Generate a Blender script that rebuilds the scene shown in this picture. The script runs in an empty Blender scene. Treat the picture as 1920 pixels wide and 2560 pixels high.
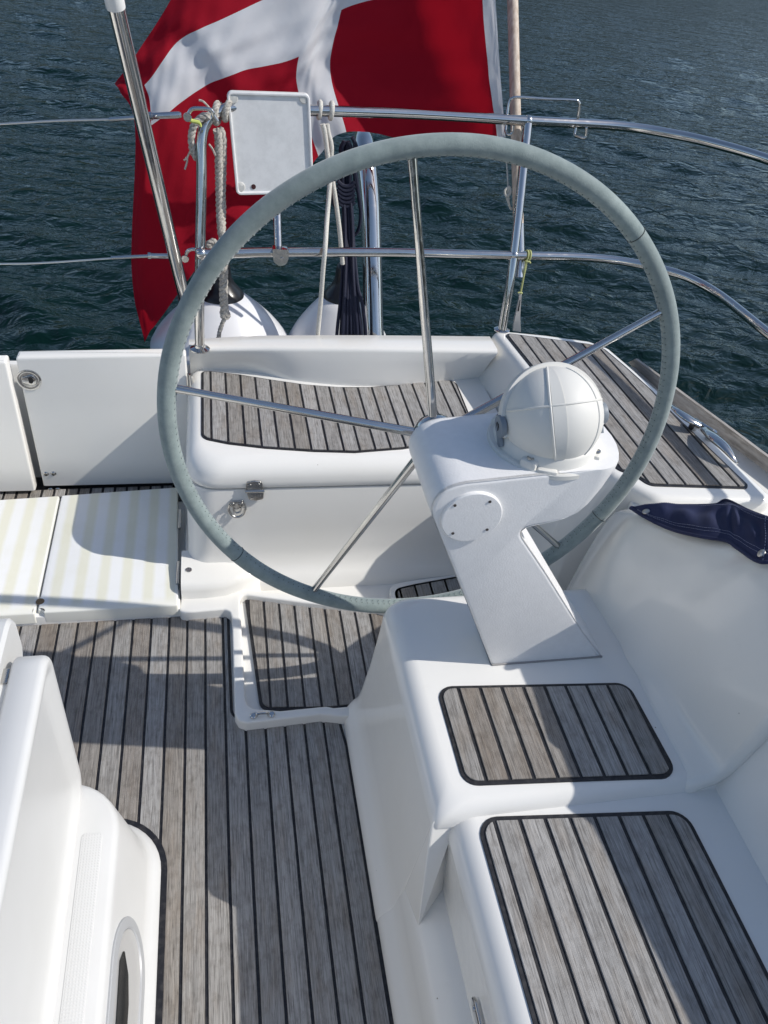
import bpy, bmesh, math, random
import numpy as np
from mathutils import Vector, Matrix, Quaternion
random.seed(7)
scene = bpy.context.scene
COL = scene.collection

# ------------------------------------------------------------------ camera
FPX = 1923.0
_m = .14
_yd = np.array([-455., 1650., -FPX]); _yd /= np.linalg.norm(_yd)
_t = 1586/(1+_m*_m); _foot = np.array([_m*_t, -_t]); _d = np.hypot(*_foot)
_zv = -_foot/_d*(FPX*FPX/_d)
_zd = -np.array([_zv[0], -_zv[1], -FPX]); _zd /= np.linalg.norm(_zd)
_yd = _yd-_zd*(_yd@_zd); _yd /= np.linalg.norm(_yd)
_xd = np.cross(_yd, _zd)
RC = np.array([_xd, _yd, _zd]); CC = np.array([0, 0, 1.65])
cam = bpy.data.cameras.new('camera'); camo = bpy.data.objects.new('camera', cam); COL.objects.link(camo)
camo.matrix_world = Matrix.Translation(CC) @ Matrix([list(r) for r in RC]).to_4x4()
cam.sensor_fit = 'VERTICAL'; cam.sensor_height = 24; cam.sensor_width = 18
cam.lens = FPX/2560*24
cam.clip_start = .02; cam.clip_end = 5000
scene.camera = camo
scene.render.resolution_x = 768; scene.render.resolution_y = 1024

# ------------------------------------------------------------------ light
SUN_EL = math.radians(43.5); SUN_AZ = math.atan2(.970, -.242)   # clockwise from +Y
sdir = Vector((math.sin(SUN_AZ)*math.cos(SUN_EL), math.cos(SUN_AZ)*math.cos(SUN_EL), math.sin(SUN_EL)))
world = bpy.data.worlds.new('World'); scene.world = world; world.use_nodes = True
wn = world.node_tree.nodes; wl = world.node_tree.links
sky = wn.new('ShaderNodeTexSky'); sky.sky_type = 'NISHITA'; sky.sun_disc = False
sky.sun_elevation = SUN_EL; sky.sun_rotation = SUN_AZ; sky.air_density = 1.0; sky.dust_density = .8; sky.ozone_density = .8
wl.new(sky.outputs[0], wn['Background'].inputs[0]); wn['Background'].inputs[1].default_value = .122
sl = bpy.data.lights.new('sun', 'SUN'); sl.energy = 3.5; sl.angle = math.radians(.53); sl.color = (1, .96, .9)
so = bpy.data.objects.new('sun', sl); COL.objects.link(so); so.rotation_euler = sdir.to_track_quat('Z', 'Y').to_euler()
scene.view_settings.view_transform = 'Standard'; scene.view_settings.look = 'None'
scene.view_settings.exposure = .09; scene.view_settings.gamma = 1

# ------------------------------------------------------------------ sight lines: photo pixel -> point on a known plane
CR = {'D': (0, 0, 1.15732), 'A': (0, 0, .57866), 'B': (960, 0, .57866), 'J': (1200, 750, .434), 'K': (400, 820, .51236),
      'L': (1500, 1150, .25316), 'N': (980, 960, .34961), 'R': (400, 1350, .3617), 'S': (1480, 850, .2652), 'X': (0, 900, .28933),
      'U': (760, 240, .28027), 'V': (430, 230, .18083), 'W': (380, 560, .24111), 'T': (1200, 560, .13563), 's': (0, 0, 1), 'H': (520, 1160, .12055), 'C': (1200, 900, .217)}
def _ray(c, u, v):
    o = CR[c]; u = o[0]+u*o[2]; v = o[1]+v*o[2]
    return RC @ np.array([u-960, -(v-1280), -FPX])
def pz(c, u, v, z): r = _ray(c, u, v); return Vector(CC+r*(z-CC[2])/r[2])
def py(c, u, v, y): r = _ray(c, u, v); return Vector(CC+r*(y-CC[1])/r[1])
def pd(c, u, v, depth): r = _ray(c, u, v); return Vector(CC+r*depth/FPX)

# ------------------------------------------------------------------ materials
def mat(name, col=(.8, .8, .8), rough=.5, metal=0., **kw):
    m = bpy.data.materials.new(name); m.use_nodes = True
    p = m.node_tree.nodes['Principled BSDF']
    p.inputs['Base Color'].default_value = (*col, 1); p.inputs['Roughness'].default_value = rough; p.inputs['Metallic'].default_value = metal
    for k, v in kw.items(): p.inputs[k.replace('_', ' ')].default_value = v
    return m
def N(m, t): return m.node_tree.nodes.new(t)
def LK(m, a, b): m.node_tree.links.new(a, b)
def PB(m): return m.node_tree.nodes['Principled BSDF']
def noise(m, scale, detail=3, vec=None, rough=.5):
    n = N(m, 'ShaderNodeTexNoise'); n.inputs['Scale'].default_value = scale; n.inputs['Detail'].default_value = detail; n.inputs['Roughness'].default_value = rough
    if vec is None:
        tc = N(m, 'ShaderNodeTexCoord'); vec = tc.outputs['Object']
    LK(m, vec, n.inputs['Vector']); return n
def ramp(m, fac, stops):
    r = N(m, 'ShaderNodeValToRGB'); e = r.color_ramp.elements
    while len(e) < len(stops): e.new(.5)
    for i, (p, c) in enumerate(stops):
        e[i].position = p; e[i].color = (*c, 1) if len(c) == 3 else c
    LK(m, fac, r.inputs[0]); return r
def bump(m, h, strength, dist):
    b = N(m, 'ShaderNodeBump'); b.inputs['Strength'].default_value = strength; b.inputs['Distance'].default_value = dist
    LK(m, h, b.inputs['Height']); LK(m, b.outputs[0], PB(m).inputs['Normal']); return b
def mixc(m, fac, a, b, mode='MIX'):
    x = N(m, 'ShaderNodeMix'); x.data_type = 'RGBA'; x.blend_type = mode
    for s, v in ((0, fac), (6, a), (7, b)):
        if hasattr(v, 'links'): LK(m, v, x.inputs[s])
        else: x.inputs[s].default_value = v if s == 0 else (*v, 1)
    return x.outputs[2]
def maprange(m, v, a, b, c=0, d=1):
    x = N(m, 'ShaderNodeMapRange'); LK(m, v, x.inputs[0])
    for i, q in zip((1, 2, 3, 4), (a, b, c, d)): x.inputs[i].default_value = q
    return x.outputs[0]

def gel(name, col, rough=.2, dirt=.5):
    m = mat(name, col, rough)
    n = noise(m, 3.1, 5); n2 = noise(m, 38, 4, rough=.65)
    d = ramp(m, n.outputs[0], [(.42, (1, 1, 1)), (.75, (.93, .925, .90))])
    d2 = ramp(m, n2.outputs[0], [(.60, (1, 1, 1)), (.78, (.90, .89, .86))])
    c = mixc(m, dirt, col, d.outputs[0], 'MULTIPLY'); c = mixc(m, dirt*.45, c, d2.outputs[0], 'MULTIPLY')
    # scattered grime specks
    v = N(m, 'ShaderNodeTexVoronoi'); v.inputs['Scale'].default_value = 26; tc = N(m, 'ShaderNodeTexCoord'); LK(m, tc.outputs['Object'], v.inputs['Vector'])
    sp = maprange(m, v.outputs['Distance'], .028, .045, 1, 0); nn = noise(m, 9, 2)
    ms = N(m, 'ShaderNodeMath'); ms.operation = 'MULTIPLY'; LK(m, sp, ms.inputs[0]); LK(m, maprange(m, nn.outputs[0], .60, .64), ms.inputs[1])
    c = mixc(m, ms.outputs[0], c, (.33, .30, .26))
    LK(m, c, PB(m).inputs['Base Color'])
    LK(m, maprange(m, n2.outputs[0], .3, .75, rough*.75, rough*1.6), PB(m).inputs['Roughness'])
    b = noise(m, 7, 1); bump(m, b.outputs[0], .10, .003)
    return m
GEL = gel('white_gelcoat', (.82, .805, .765), .15)
GELW = gel('cream_gelcoat', (.80, .785, .735), .13)
PAINT = mat('textured_white_paint', (.80, .80, .80), .42)
_n = noise(PAINT, 260, 3); _n2 = noise(PAINT, 70, 2); bump(PAINT, _n.outputs[0], .35, .0010)
LK(PAINT, ramp(PAINT, _n2.outputs[0], [(.3, (.81, .80, .785)), (.8, (.85, .84, .825))]).outputs[0], PB(PAINT).inputs['Base Color'])
STEEL = mat('polished_steel', (.60, .59, .57), .09, 1.0)
_n = noise(STEEL, 60, 4); LK(STEEL, maprange(STEEL, _n.outputs[0], .4, .75, .06, .22), PB(STEEL).inputs['Roughness'])
STEELX = 0; STEELD = mat('worn_steel', (.50, .49, .47), .25, 1.0)
BLACKR = mat('black_caulk', (.012, .012, .014), .45)
_n = noise(BLACKR, 90, 3); LK(BLACKR, ramp(BLACKR, _n.outputs[0], [(.45, (.010, .010, .013)), (.8, (.045, .043, .043))]).outputs[0], PB(BLACKR).inputs['Base Color'])
BLACKP = mat('black_rubber', (.010, .010, .012), .28)
DARK = mat('dark_hole', (.01, .01, .01), .7)

TEAK = mat('weathered_teak', (.3, .28, .26), .62)
def build_teak(m, base_gain=1.0):
    at = N(m, 'ShaderNodeAttribute'); at.attribute_name = 'tk'
    sx = N(m, 'ShaderNodeSeparateXYZ'); LK(m, at.outputs['Vector'], sx.inputs[0])
    def vec(a, b, c):
        outs = []
        for o, k in zip(range(3), (a, b, c)):
            q = N(m, 'ShaderNodeMath'); q.operation = 'MULTIPLY'; q.inputs[1].default_value = k; LK(m, sx.outputs[o], q.inputs[0]); outs.append(q.outputs[0])
        cb = N(m, 'ShaderNodeCombineXYZ')
        for i in range(3): LK(m, outs[i], cb.inputs[i])
        return cb.outputs[0]
    g1 = noise(m, 1, 4, vec(330, 11, 40), .6)      # broad grain streaks
    g2 = noise(m, 1, 3, vec(900, 24, 90), .6)      # fine fibres
    g3 = noise(m, 1, 4, vec(34, 8, 17), .6)      # patches
    g4 = noise(m, 1, 5, vec(60, 40, 3), .65)      # weather blotches
    c = ramp(m, g1.outputs[0], [(.25, (.165, .160, .154)), (.46, (.300, .292, .282)), (.75, (.43, .42, .405))]).outputs[0]
    f = ramp(m, g2.outputs[0], [(.32, (.40, .39, .38)), (.46, (.95, .95, .95)), (.8, (1.12, 1.12, 1.12))]).outputs[0]
    c = mixc(m, .95, c, f, 'MULTIPLY')
    w = ramp(m, g3.outputs[0], [(.48, (1, 1, 1)), (.70, (.90, .82, .74))]).outputs[0]
    c = mixc(m, .75, c, w, 'MULTIPLY')
    dk = ramp(m, g4.outputs[0], [(.34, (.62, .60, .58)), (.52, (1, 1, 1))]).outputs[0]
    c = mixc(m, .6, c, dk, 'MULTIPLY')
    tone = N(m, 'ShaderNodeTexWhiteNoise'); tone.noise_dimensions = '1D'; LK(m, sx.outputs[2], tone.inputs['W'])
    tr = ramp(m, tone.outputs['Value'], [(0, (.68, .60, .52)), (.16, (.84, .79, .73)), (.35, (.93, .91, .88)), (.6, (1, 1, 1)), (1, (1.18, 1.17, 1.16))]).outputs[0]
    c = mixc(m, 1, c, tr, 'MULTIPLY')
    c = mixc(m, 1, c, (base_gain, base_gain, base_gain), 'MULTIPLY')
    LK(m, c, PB(m).inputs['Base Color'])
    ad = N(m, 'ShaderNodeMath'); ad.operation = 'ADD'; LK(m, g2.outputs[0], ad.inputs[0]); LK(m, g1.outputs[0], ad.inputs[1])
    bump(m, ad.outputs[0], .5, .0012)
build_teak(TEAK, .99)

RAILW = mat('grey_weathered_wood', (.32, .29, .26), .7)
_tc = N(RAILW, 'ShaderNodeTexCoord'); _mp = N(RAILW, 'ShaderNodeMapping'); _mp.inputs['Scale'].default_value = (40, 3, 60); _mp.inputs['Rotation'].default_value = (0, 0, -.25)
LK(RAILW, _tc.outputs['Object'], _mp.inputs[0]); _n = noise(RAILW, 1.6, 5, _mp.outputs[0], .65)
LK(RAILW, ramp(RAILW, _n.outputs[0], [(.3, (.22, .20, .18)), (.55, (.38, .355, .33)), (.8, (.50, .48, .45))]).outputs[0], PB(RAILW).inputs['Base Color']); bump(RAILW, _n.outputs[0], .4, .002)

# ------------------------------------------------------------------ object helpers
def tag(o, label=None, cat=None, group=None, kind=None):
    if label: o['label'] = label
    if cat: o['category'] = cat
    if group: o['group'] = group
    if kind: o['kind'] = kind
    return o
def empty(name, loc, label, cat, group=None):
    o = bpy.data.objects.new(name, None); COL.objects.link(o); o.location = loc; o.empty_display_size = .05
    return tag(o, label, cat, group)
def link(name, me, mats, parent=None, smooth=True, ang=38):
    if not isinstance(mats, (list, tuple)): mats = [mats]
    for m in mats:
        me.materials.append(m)
    if smooth:
        me.polygons.foreach_set('use_smooth', [True]*len(me.polygons))
        for p in me.polygons:
            if len(p.vertices) > 8: p.use_smooth = False
        me.set_sharp_from_angle(angle=math.radians(ang))
    o = bpy.data.objects.new(name, me); COL.objects.link(o)
    if parent is not None:
        o.parent = parent
        p = parent; loc = Vector((0, 0, 0))
        while p is not None: loc += p.location; p = p.parent
        o.location = -loc
    return o
class MB:
    def __init__(s): s.v = []; s.f = []; s.m = []
    def add(s, v, f, mi=0):
        n = len(s.v); s.v += [tuple(p) for p in v]; s.f += [tuple(i+n for i in q) for q in f]; s.m += [mi]*len(f); return s
    def split(s, name, mats, parent=None, **k):
        par = list(range(len(s.v)))
        def fd(a):
            while par[a] != a: par[a] = par[par[a]]; a = par[a]
            return a
        for f in s.f:
            r = fd(f[0])
            for q in f[1:]: par[fd(q)] = r
        g = {}
        for i, f in enumerate(s.f): g.setdefault(fd(f[0]), []).append(i)
        out = []
        for fs in g.values():
            ids = sorted({q for i in fs for q in s.f[i]}); mp = {q: j for j, q in enumerate(ids)}
            m = MB(); m.add([s.v[q] for q in ids], [tuple(mp[q] for q in s.f[i]) for i in fs]); out.append(m.obj(name, mats, parent, **k))
        return out
    def obj(s, name, mats, parent=None, smooth=True, ang=38, fix=True):
        me = bpy.data.meshes.new(name); me.from_pydata(s.v, [], s.f); 
        me.polygons.foreach_set('material_index', s.m)
        if fix:
            bm = bmesh.new(); bm.from_mesh(me); bmesh.ops.recalc_face_normals(bm, faces=bm.faces); bm.to_mesh(me); bm.free()
        me.update()
        return link(name, me, mats, parent, smooth, ang)
def crom(P, n=8, closed=False):
    P = [Vector(p) for p in P]; L = len(P); out = []
    rng = range(L) if closed else range(L-1)
    for i in rng:
        a = P[(i-1) % L] if closed or i > 0 else P[0]*2-P[1]
        b = P[i]; c = P[(i+1) % L]; d = P[(i+2) % L] if closed or i+2 < L else P[-1]*2-P[-2]
        for k in range(n):
            t = k/n
            out.append(.5*((2*b)+(c-a)*t+(2*a-5*b+4*c-d)*t*t+(3*b-a-3*c+d)*t**3))
    if not closed: out.append(P[-1])
    return out
def tube(mb, P, r, seg=12, closed=False, mi=0, caps=True):
    P = [Vector(p) for p in P]; L = len(P); v = []; f = []
    rs = r if isinstance(r, (list, tuple)) else [r]*L
    tn = []
    for i in range(L):
        a = P[(i-1) % L] if closed or i > 0 else P[i]; b = P[(i+1) % L] if closed or i < L-1 else P[i]
        tn.append((b-a).normalized())
    up = Vector((0, 0, 1)) if abs(tn[0].z) < .9 else Vector((1, 0, 0))
    n = (up-tn[0]*up.dot(tn[0])).normalized()
    for i in range(L):
        n = (n-tn[i]*n.dot(tn[i])).normalized(); b = tn[i].cross(n)
        for k in range(seg):
            a = 2*math.pi*k/seg; v.append(P[i]+(n*math.cos(a)+b*math.sin(a))*rs[i])
    for i in range(L if closed else L-1):
        j = (i+1) % L
        for k in range(seg):
            q = (k+1) % seg; f.append((i*seg+k, i*seg+q, j*seg+q, j*seg+k))
    if caps and not closed:
        f.append(tuple(range(seg))[::-1]); f.append(tuple((L-1)*seg+k for k in range(seg)))
    mb.add(v, f, mi); return mb
def tube_obj(name, P, r, m, parent=None, smooth_n=0, seg=14, closed=False):
    if smooth_n: P = crom(P, smooth_n, closed)
    return tube(MB(), P, r, seg, closed).obj(name, m, parent)
def rings(mb, R, closed=True, cap0=True, cap1=True, mi=0):
    n = len(R[0]); v = [p for r in R for p in r]; f = []
    for i in range(len(R)-1):
        for k in range(n if closed else n-1):
            q = (k+1) % n; f.append((i*n+k, i*n+q, (i+1)*n+q, (i+1)*n+k))
    if cap0: f.append(tuple(range(n))[::-1])
    if cap1: f.append(tuple((len(R)-1)*n+k for k in range(n)))
    mb.add(v, f, mi); return mb
def rrect(x0, x1, y0, y1, r, n=7):
    """rounded rectangle, ccw from lower-left; r one radius or [ll, lr, ur, ul]"""
    rr = r if isinstance(r, (list, tuple)) else [r]*4
    out = []
    for (cx, cy, a0, q) in ((x0, y0, 180, 0), (x1, y0, 270, 1), (x1, y1, 0, 2), (x0, y1, 90, 3)):
        R = max(rr[q], 1e-4); ox = cx+(R if q in (0, 3) else -R); oy = cy+(R if q in (0, 1) else -R)
        for k in range(n+1):
            a = math.radians(a0+90*k/n); out.append((ox+R*math.cos(a), oy+R*math.sin(a)))
    return out
def fillet(P, r, n=6):
    out = []; L = len(P)
    for i in range(L):
        a = Vector(P[i-1][:2]); b = Vector(P[i][:2]); c = Vector(P[(i+1) % L][:2])
        R = P[i][2] if len(P[i]) > 2 else r
        u = (a-b); w = (c-b); lu = u.length; lw = w.length; u /= lu; w /= lw
        ang = u.angle(w)
        if R <= 0 or ang > math.radians(172): out.append(b.copy()); continue
        t = min(R/math.tan(ang/2), lu*.48, lw*.48); R2 = t*math.tan(ang/2)
        p0 = b+u*t; p1 = b+w*t; cen = b+(u+w).normalized()*(R2/math.sin(ang/2))
        a0 = math.atan2(p0.y-cen.y, p0.x-cen.x); a1 = math.atan2(p1.y-cen.y, p1.x-cen.x); da = (a1-a0+math.pi) % (2*math.pi)-math.pi
        for k in range(n+1):
            q = a0+da*k/n; out.append(Vector((cen.x+R2*math.cos(q), cen.y+R2*math.sin(q))))
    return [p for i, p in enumerate(out) if (p-out[i-1]).length > 2e-5]
def area(P): return .5*sum(P[i-1][0]*P[i][1]-P[i][0]*P[i-1][1] for i in range(len(P)))
def inset(P, d):
    P = [Vector(p[:2]) for p in P]; L = len(P); s = 1 if area(P) > 0 else -1; out = []
    for i in range(L):
        a = P[i-1]; b = P[i]; c = P[(i+1) % L]
        e1 = (b-a).normalized(); e2 = (c-b).normalized()
        n1 = Vector((-e1.y, e1.x))*s; n2 = Vector((-e2.y, e2.x))*s
        nn = (n1+n2); 
        if nn.length < 1e-6: nn = n1
        nn.normalize(); out.append(b+nn*(d/max(.4, nn.dot(n1))))
    return out
def slab(mb, P, z0, z1, bev=.004, mi=0, steps=3, bottom=True):
    """prism with a softly rounded top edge"""
    R = [[(p[0], p[1], z0) for p in P]]
    for k in range(steps+1):
        a = math.pi/2*k/steps; q = inset(P, bev*(1-math.cos(a))) if k else P
        R.append([(p[0], p[1], z1-bev+bev*math.sin(a)) for p in q])
    return rings(mb, R, mi=mi, cap0=bottom)
def xform(mb, i0, fn):
    mb.v[i0:] = [tuple(fn(Vector(p))) for p in mb.v[i0:]]
def box(mb, c, s, M=None, bev=.0, mi=0):
    i = len(mb.v); hx, hy, hz = s[0]/2, s[1]/2, s[2]/2
    if bev: slab(mb, rrect(-hx, hx, -hy, hy, bev, 2), -hz, hz, bev, mi, 2)
    else: slab(mb, [(-hx, -hy), (hx, -hy), (hx, hy), (-hx, hy)], -hz, hz, 1e-4, mi, 1)
    M = M or Matrix(); c = Vector(c)
    xform(mb, i, lambda p: M @ p + c)
    return mb
def lathe(mb, prof, n=32, M=None, c=(0, 0, 0), mi=0):
    i = len(mb.v); R = [[(r*math.cos(2*math.pi*k/n), r*math.sin(2*math.pi*k/n), z) for k in range(n)] for r, z in prof]
    rings(mb, R, mi=mi); M = M or Matrix(); c = Vector(c)
    xform(mb, i, lambda p: M @ p + c); return mb
def axisM(d, up=(0, 0, 1)):
    return Vector(d).normalized().to_track_quat('Z', 'Y').to_matrix()
def grid(rows, mb=None, mi=0, flip=False):
    mb = mb or MB(); n = len(rows[0]); v = [p for r in rows for p in r]
    f = [(i*n+k, i*n+k+1, (i+1)*n+k+1, (i+1)*n+k) for i in range(len(rows)-1) for k in range(n-1)]
    return mb.add(v, f, mi)

def teak(parent, outline, z, pitch, x0, tilt=0., border=.011, seam=.0064, fil=.02, h=.003, name='teak_panel', dens=None):
    """caulked planks laid over a black bed: one mesh, two materials"""
    P = fillet(outline, fil)
    if area(P) < 0: P = P[::-1]
    mb = MB(); slab(mb, P, z-.006, z, .0006, 1, 1)
    Q = inset(P, border)
    bm = bmesh.new(); vs = [bm.verts.new((p.x, p.y, z+h)) for p in Q]; bm.faces.new(vs)
    d = Vector((-math.sin(tilt), math.cos(tilt), 0)); nrm = Vector((math.cos(tilt), math.sin(tilt), 0))
    def across(p): return nrm.x*p[0]+nrm.y*p[1]
    lo = min(across(p) for p in Q); hi = max(across(p) for p in Q)
    k0 = math.floor((lo-x0)/pitch)-1; k1 = math.ceil((hi-x0)/pitch)+1
    for k in range(k0, k1+1):
        for s in (-1, 1):
            a = x0+k*pitch+s*seam/2
            if lo < a < hi:
                bmesh.ops.bisect_plane(bm, geom=bm.verts[:]+bm.edges[:]+bm.faces[:], dist=1e-6, plane_co=nrm*a, plane_no=nrm)
    kill = []
    for f in bm.faces:
        a = across(f.calc_center_median()); q = ((a-x0)/pitch+.5) % 1.0-.5
        xs = [across(v.co) for v in f.verts]
        if (abs(q)*pitch < seam/2*1.01 and max(xs)-min(xs) < seam*1.1) or f.calc_area() < 3e-6: kill.append(f)
    bmesh.ops.delete(bm, geom=kill, context='FACES')
    off = random.random()*50
    for f in bm.faces:
        c = f.calc_center_median(); k = math.floor((across(c)-x0)/pitch)
        pts = [v.co.copy() for v in f.verts]; 
        if f.normal.z < 0: pts = pts[::-1]
        dx = random.uniform(-.0004, .0004)
        ip = inset([(p.x, p.y) for p in pts], .0007) if len(pts) >= 3 else pts
        n = len(pts); v = [(p.x, p.y, z-.001) for p in pts]+[(p.x, p.y, z+h-.0007+dx) for p in pts]+[(p.x, p.y, z+h+dx) for p in ip]
        ff = [(i, (i+1) % n, n+(i+1) % n, n+i) for i in range(n)]+[(n+i, n+(i+1) % n, 2*n+(i+1) % n, 2*n+i) for i in range(n)]+[tuple(range(2*n, 3*n))]
        mb.add(v, ff, 0); 
        if not hasattr(mb, 'tk'): mb.tk = [(0, 0, 0)]*(len(mb.v)-3*n)
        mb.tk += [(across(p), p[0]*d.x+p[1]*d.y, off+k*1.37) for p in v]
    bm.free()
    me = bpy.data.meshes.new(name); me.from_pydata(mb.v, [], mb.f); me.polygons.foreach_set('material_index', mb.m)
    at = me.attributes.new('tk', 'FLOAT_VECTOR', 'POINT'); at.data.foreach_set('vector', [c for t in mb.tk for c in t])
    me.update()
    return link(name, me, [TEAK, BLACKR], parent, smooth=False)

# ------------------------------------------------------------------ water
def build_water():
    cx, cy, zw = 0., 0., -1.0
    rng = np.random.RandomState(5)
    aa = np.concatenate([np.linspace(-62, 62, 520), np.linspace(64, 296, 60)[:-1]])*math.pi/180
    rr = [1.2]
    while rr[-1] < 70: rr.append(rr[-1]*1.0058+.002)
    while rr[-1] < 3000: rr.append(rr[-1]*1.12)
    rr = np.array(rr); A, Rr = np.meshgrid(aa, rr)
    X = cx+Rr*np.sin(A); Y = cy+Rr*np.cos(A); H = np.zeros_like(X); DX = np.zeros_like(X)
    wd = math.radians(205)
    for i in range(80):
        lam = .11*(1.25/.11)**(rng.rand()**1.15); k = 2*math.pi/lam; th = wd+rng.randn()*.55
        amp = .0072*lam**.85*(.45+rng.rand()*.9)
        fade = np.clip((lam*34-Rr)/(lam*20), 0, 1)
        ph = rng.rand()*6.28
        wob = .35*np.sin(X*1.1*rng.rand()+Y*.9*rng.rand()+rng.rand()*6)
        s = np.sin(k*(X*math.sin(th)+Y*math.cos(th))+ph+wob*1.5)
        H += amp*fade*(s-.28*np.cos(2*np.arcsin(np.clip(s, -1, 1))))
    mod = .75+.35*np.sin(X*.9+1.3*np.sin(Y*.7))*np.sin(Y*.8+1)
    H *= mod
    na = len(aa); nr = len(rr)
    V = np.stack([X, Y, zw+H], -1).reshape(-1, 3)
    F = []
    I = np.arange(nr*na).reshape(nr, na); J = np.roll(I, -1, 1)
    q = np.stack([I[:-1], J[:-1], J[1:], I[1:]], -1).reshape(-1, 4)[:, ::-1]
    me = bpy.data.meshes.new('water'); me.vertices.add(len(V)); me.vertices.foreach_set('co', V.ravel())
    me.loops.add(q.size); me.loops.foreach_set('vertex_index', q.ravel()); me.polygons.add(len(q))
    me.polygons.foreach_set('loop_start', np.arange(0, q.size, 4)); me.polygons.foreach_set('loop_total', np.full(len(q), 4)); me.update(); me.validate()
    me.polygons.foreach_set('use_smooth', [True]*len(me.polygons))
    m = mat('sea_water', (.0006, .0105, .0078), .035, IOR=1.333)
    tc = N(m, 'ShaderNodeTexCoord'); mp = N(m, 'ShaderNodeMapping'); mp.inputs['Scale'].default_value = (1, 1.5, 1); mp.inputs['Rotation'].default_value = (0, 0, .35); LK(m, tc.outputs['Object'], mp.inputs[0])
    n1 = noise(m, 5.0, 3, mp.outputs[0], .5); n1.inputs['Distortion'].default_value = .6
    n2 = noise(m, 1.3, 3, mp.outputs[0], .5)
    ad = N(m, 'ShaderNodeMath'); ad.operation = 'ADD'; LK(m, n1.outputs[0], ad.inputs[0]); LK(m, n2.outputs[0], ad.inputs[1])
    bump(m, ad.outputs[0], .6, .085)
    me.materials.append(m); o = bpy.data.objects.new('water', me); COL.objects.link(o); tag(o, kind='structure')
build_water()
def added_hills():  # unseen dark ring added around the horizon to darken reflections in far water
    rnd = random.Random(4); n = 160; ph = [rnd.uniform(0, 6.28) for _ in range(9)]
    rows = []
    for j, (rad, k) in enumerate(((235, -.02), (245, .12), (262, .45), (290, .8), (340, 1.0), (420, .9))):
        r = []
        for i in range(n+1):
            a = 2*math.pi*i/n; h = 42+sum(math.sin(a*(q+2)+ph[q])*9/(q*.5+1) for q in range(9))+rnd.uniform(-2.5, 2.5)*(k > .1)
            R_ = rad*(1+.05*math.sin(a*3+1)); r.append(Vector((R_*math.sin(a), R_*math.cos(a), -1.2+max(.0, h*k) if k > 0 else -3)))
        rows.append(r)
    m = mat('added_dark_shore', (.05, .065, .05), .9); nn = noise(m, .12, 6, rough=.7)
    LK(m, ramp(m, nn.outputs[0], [(.35, (.012, .020, .018)), (.55, (.03, .042, .035)), (.75, (.06, .07, .06))]).outputs[0], PB(m).inputs['Base Color'])
    o = grid(rows).obj('added_hills', m, None, ang=180); tag(o, kind='structure')
added_hills()

# ================================================================== THE BOAT
boat = empty('sailboat', (0, 0, 0), 'white fibreglass sailboat stern cockpit with weathered grey teak decking', 'sailboat')

# hull shell
def hull():
    O = [(-1.75, 2.20, .1), (.90, 2.24, .08), (1.25, 2.12, .12), (1.36, 1.93, .1), (1.50, 1.38, 0), (1.71, .3, 0), (1.82, -1.2, 0), (1.85, -3.6, 0), (-2.5, -3.6, 0), (-2.45, -1.2, 0), (-2.2, .6, 0), (-2.0, 1.7, .1)]
    P = fillet(O, .1)
    def off(P, d, z): return [(p.x, p.y, z) for p in inset(P, d)]
    ztop = .42
    R = [off(P, .35, -1.25), off(P, .16, -1.0), off(P, .05, -.55), off(P, .0, .0), off(P, 0, ztop-.02), off(P, .008, ztop), off(P, .03, ztop), off(P, .035, ztop-.01), off(P, .035, -.06)]
    return rings(MB(), R, cap0=False).obj('hull', GEL, boat)
hull()

# cockpit sole + main teak
sole = slab(MB(), [(-1.9, -3.0), (.9, -3.0), (.9, 2.18), (-1.9, 2.18)], -.05, -.004, .001).obj('cockpit_sole', GEL, boat)
f1 = pz('R', 495, 520, 0); f2 = pz('R', 517, 1205, 0); f3 = pz('R', 560, 1262, 0); f3b = pz('R', 830, 1240, 0); f4 = pz('R', 1120, 1207, 0); f5 = pz('R', 1245, 1212, 0)
tl = pz('R', 478, 480, 0)
teak(sole, [(-1.3, 1.512, 0), (tl.x, tl.y, .03), (f2.x-.004, f2.y-.012, .03), (f3b.x, f3b.y, 0), (f4.x, f4.y, 0), (f5.x-.003, f5.y, .02), (.287, 1.02, 0), (.284, .5, 0), (.287, -.2, 0), (.30, -1.0, 0), (-1.3, -1.0, 0)], 0., .0482, .0853, border=.0075, fil=.01)

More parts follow.
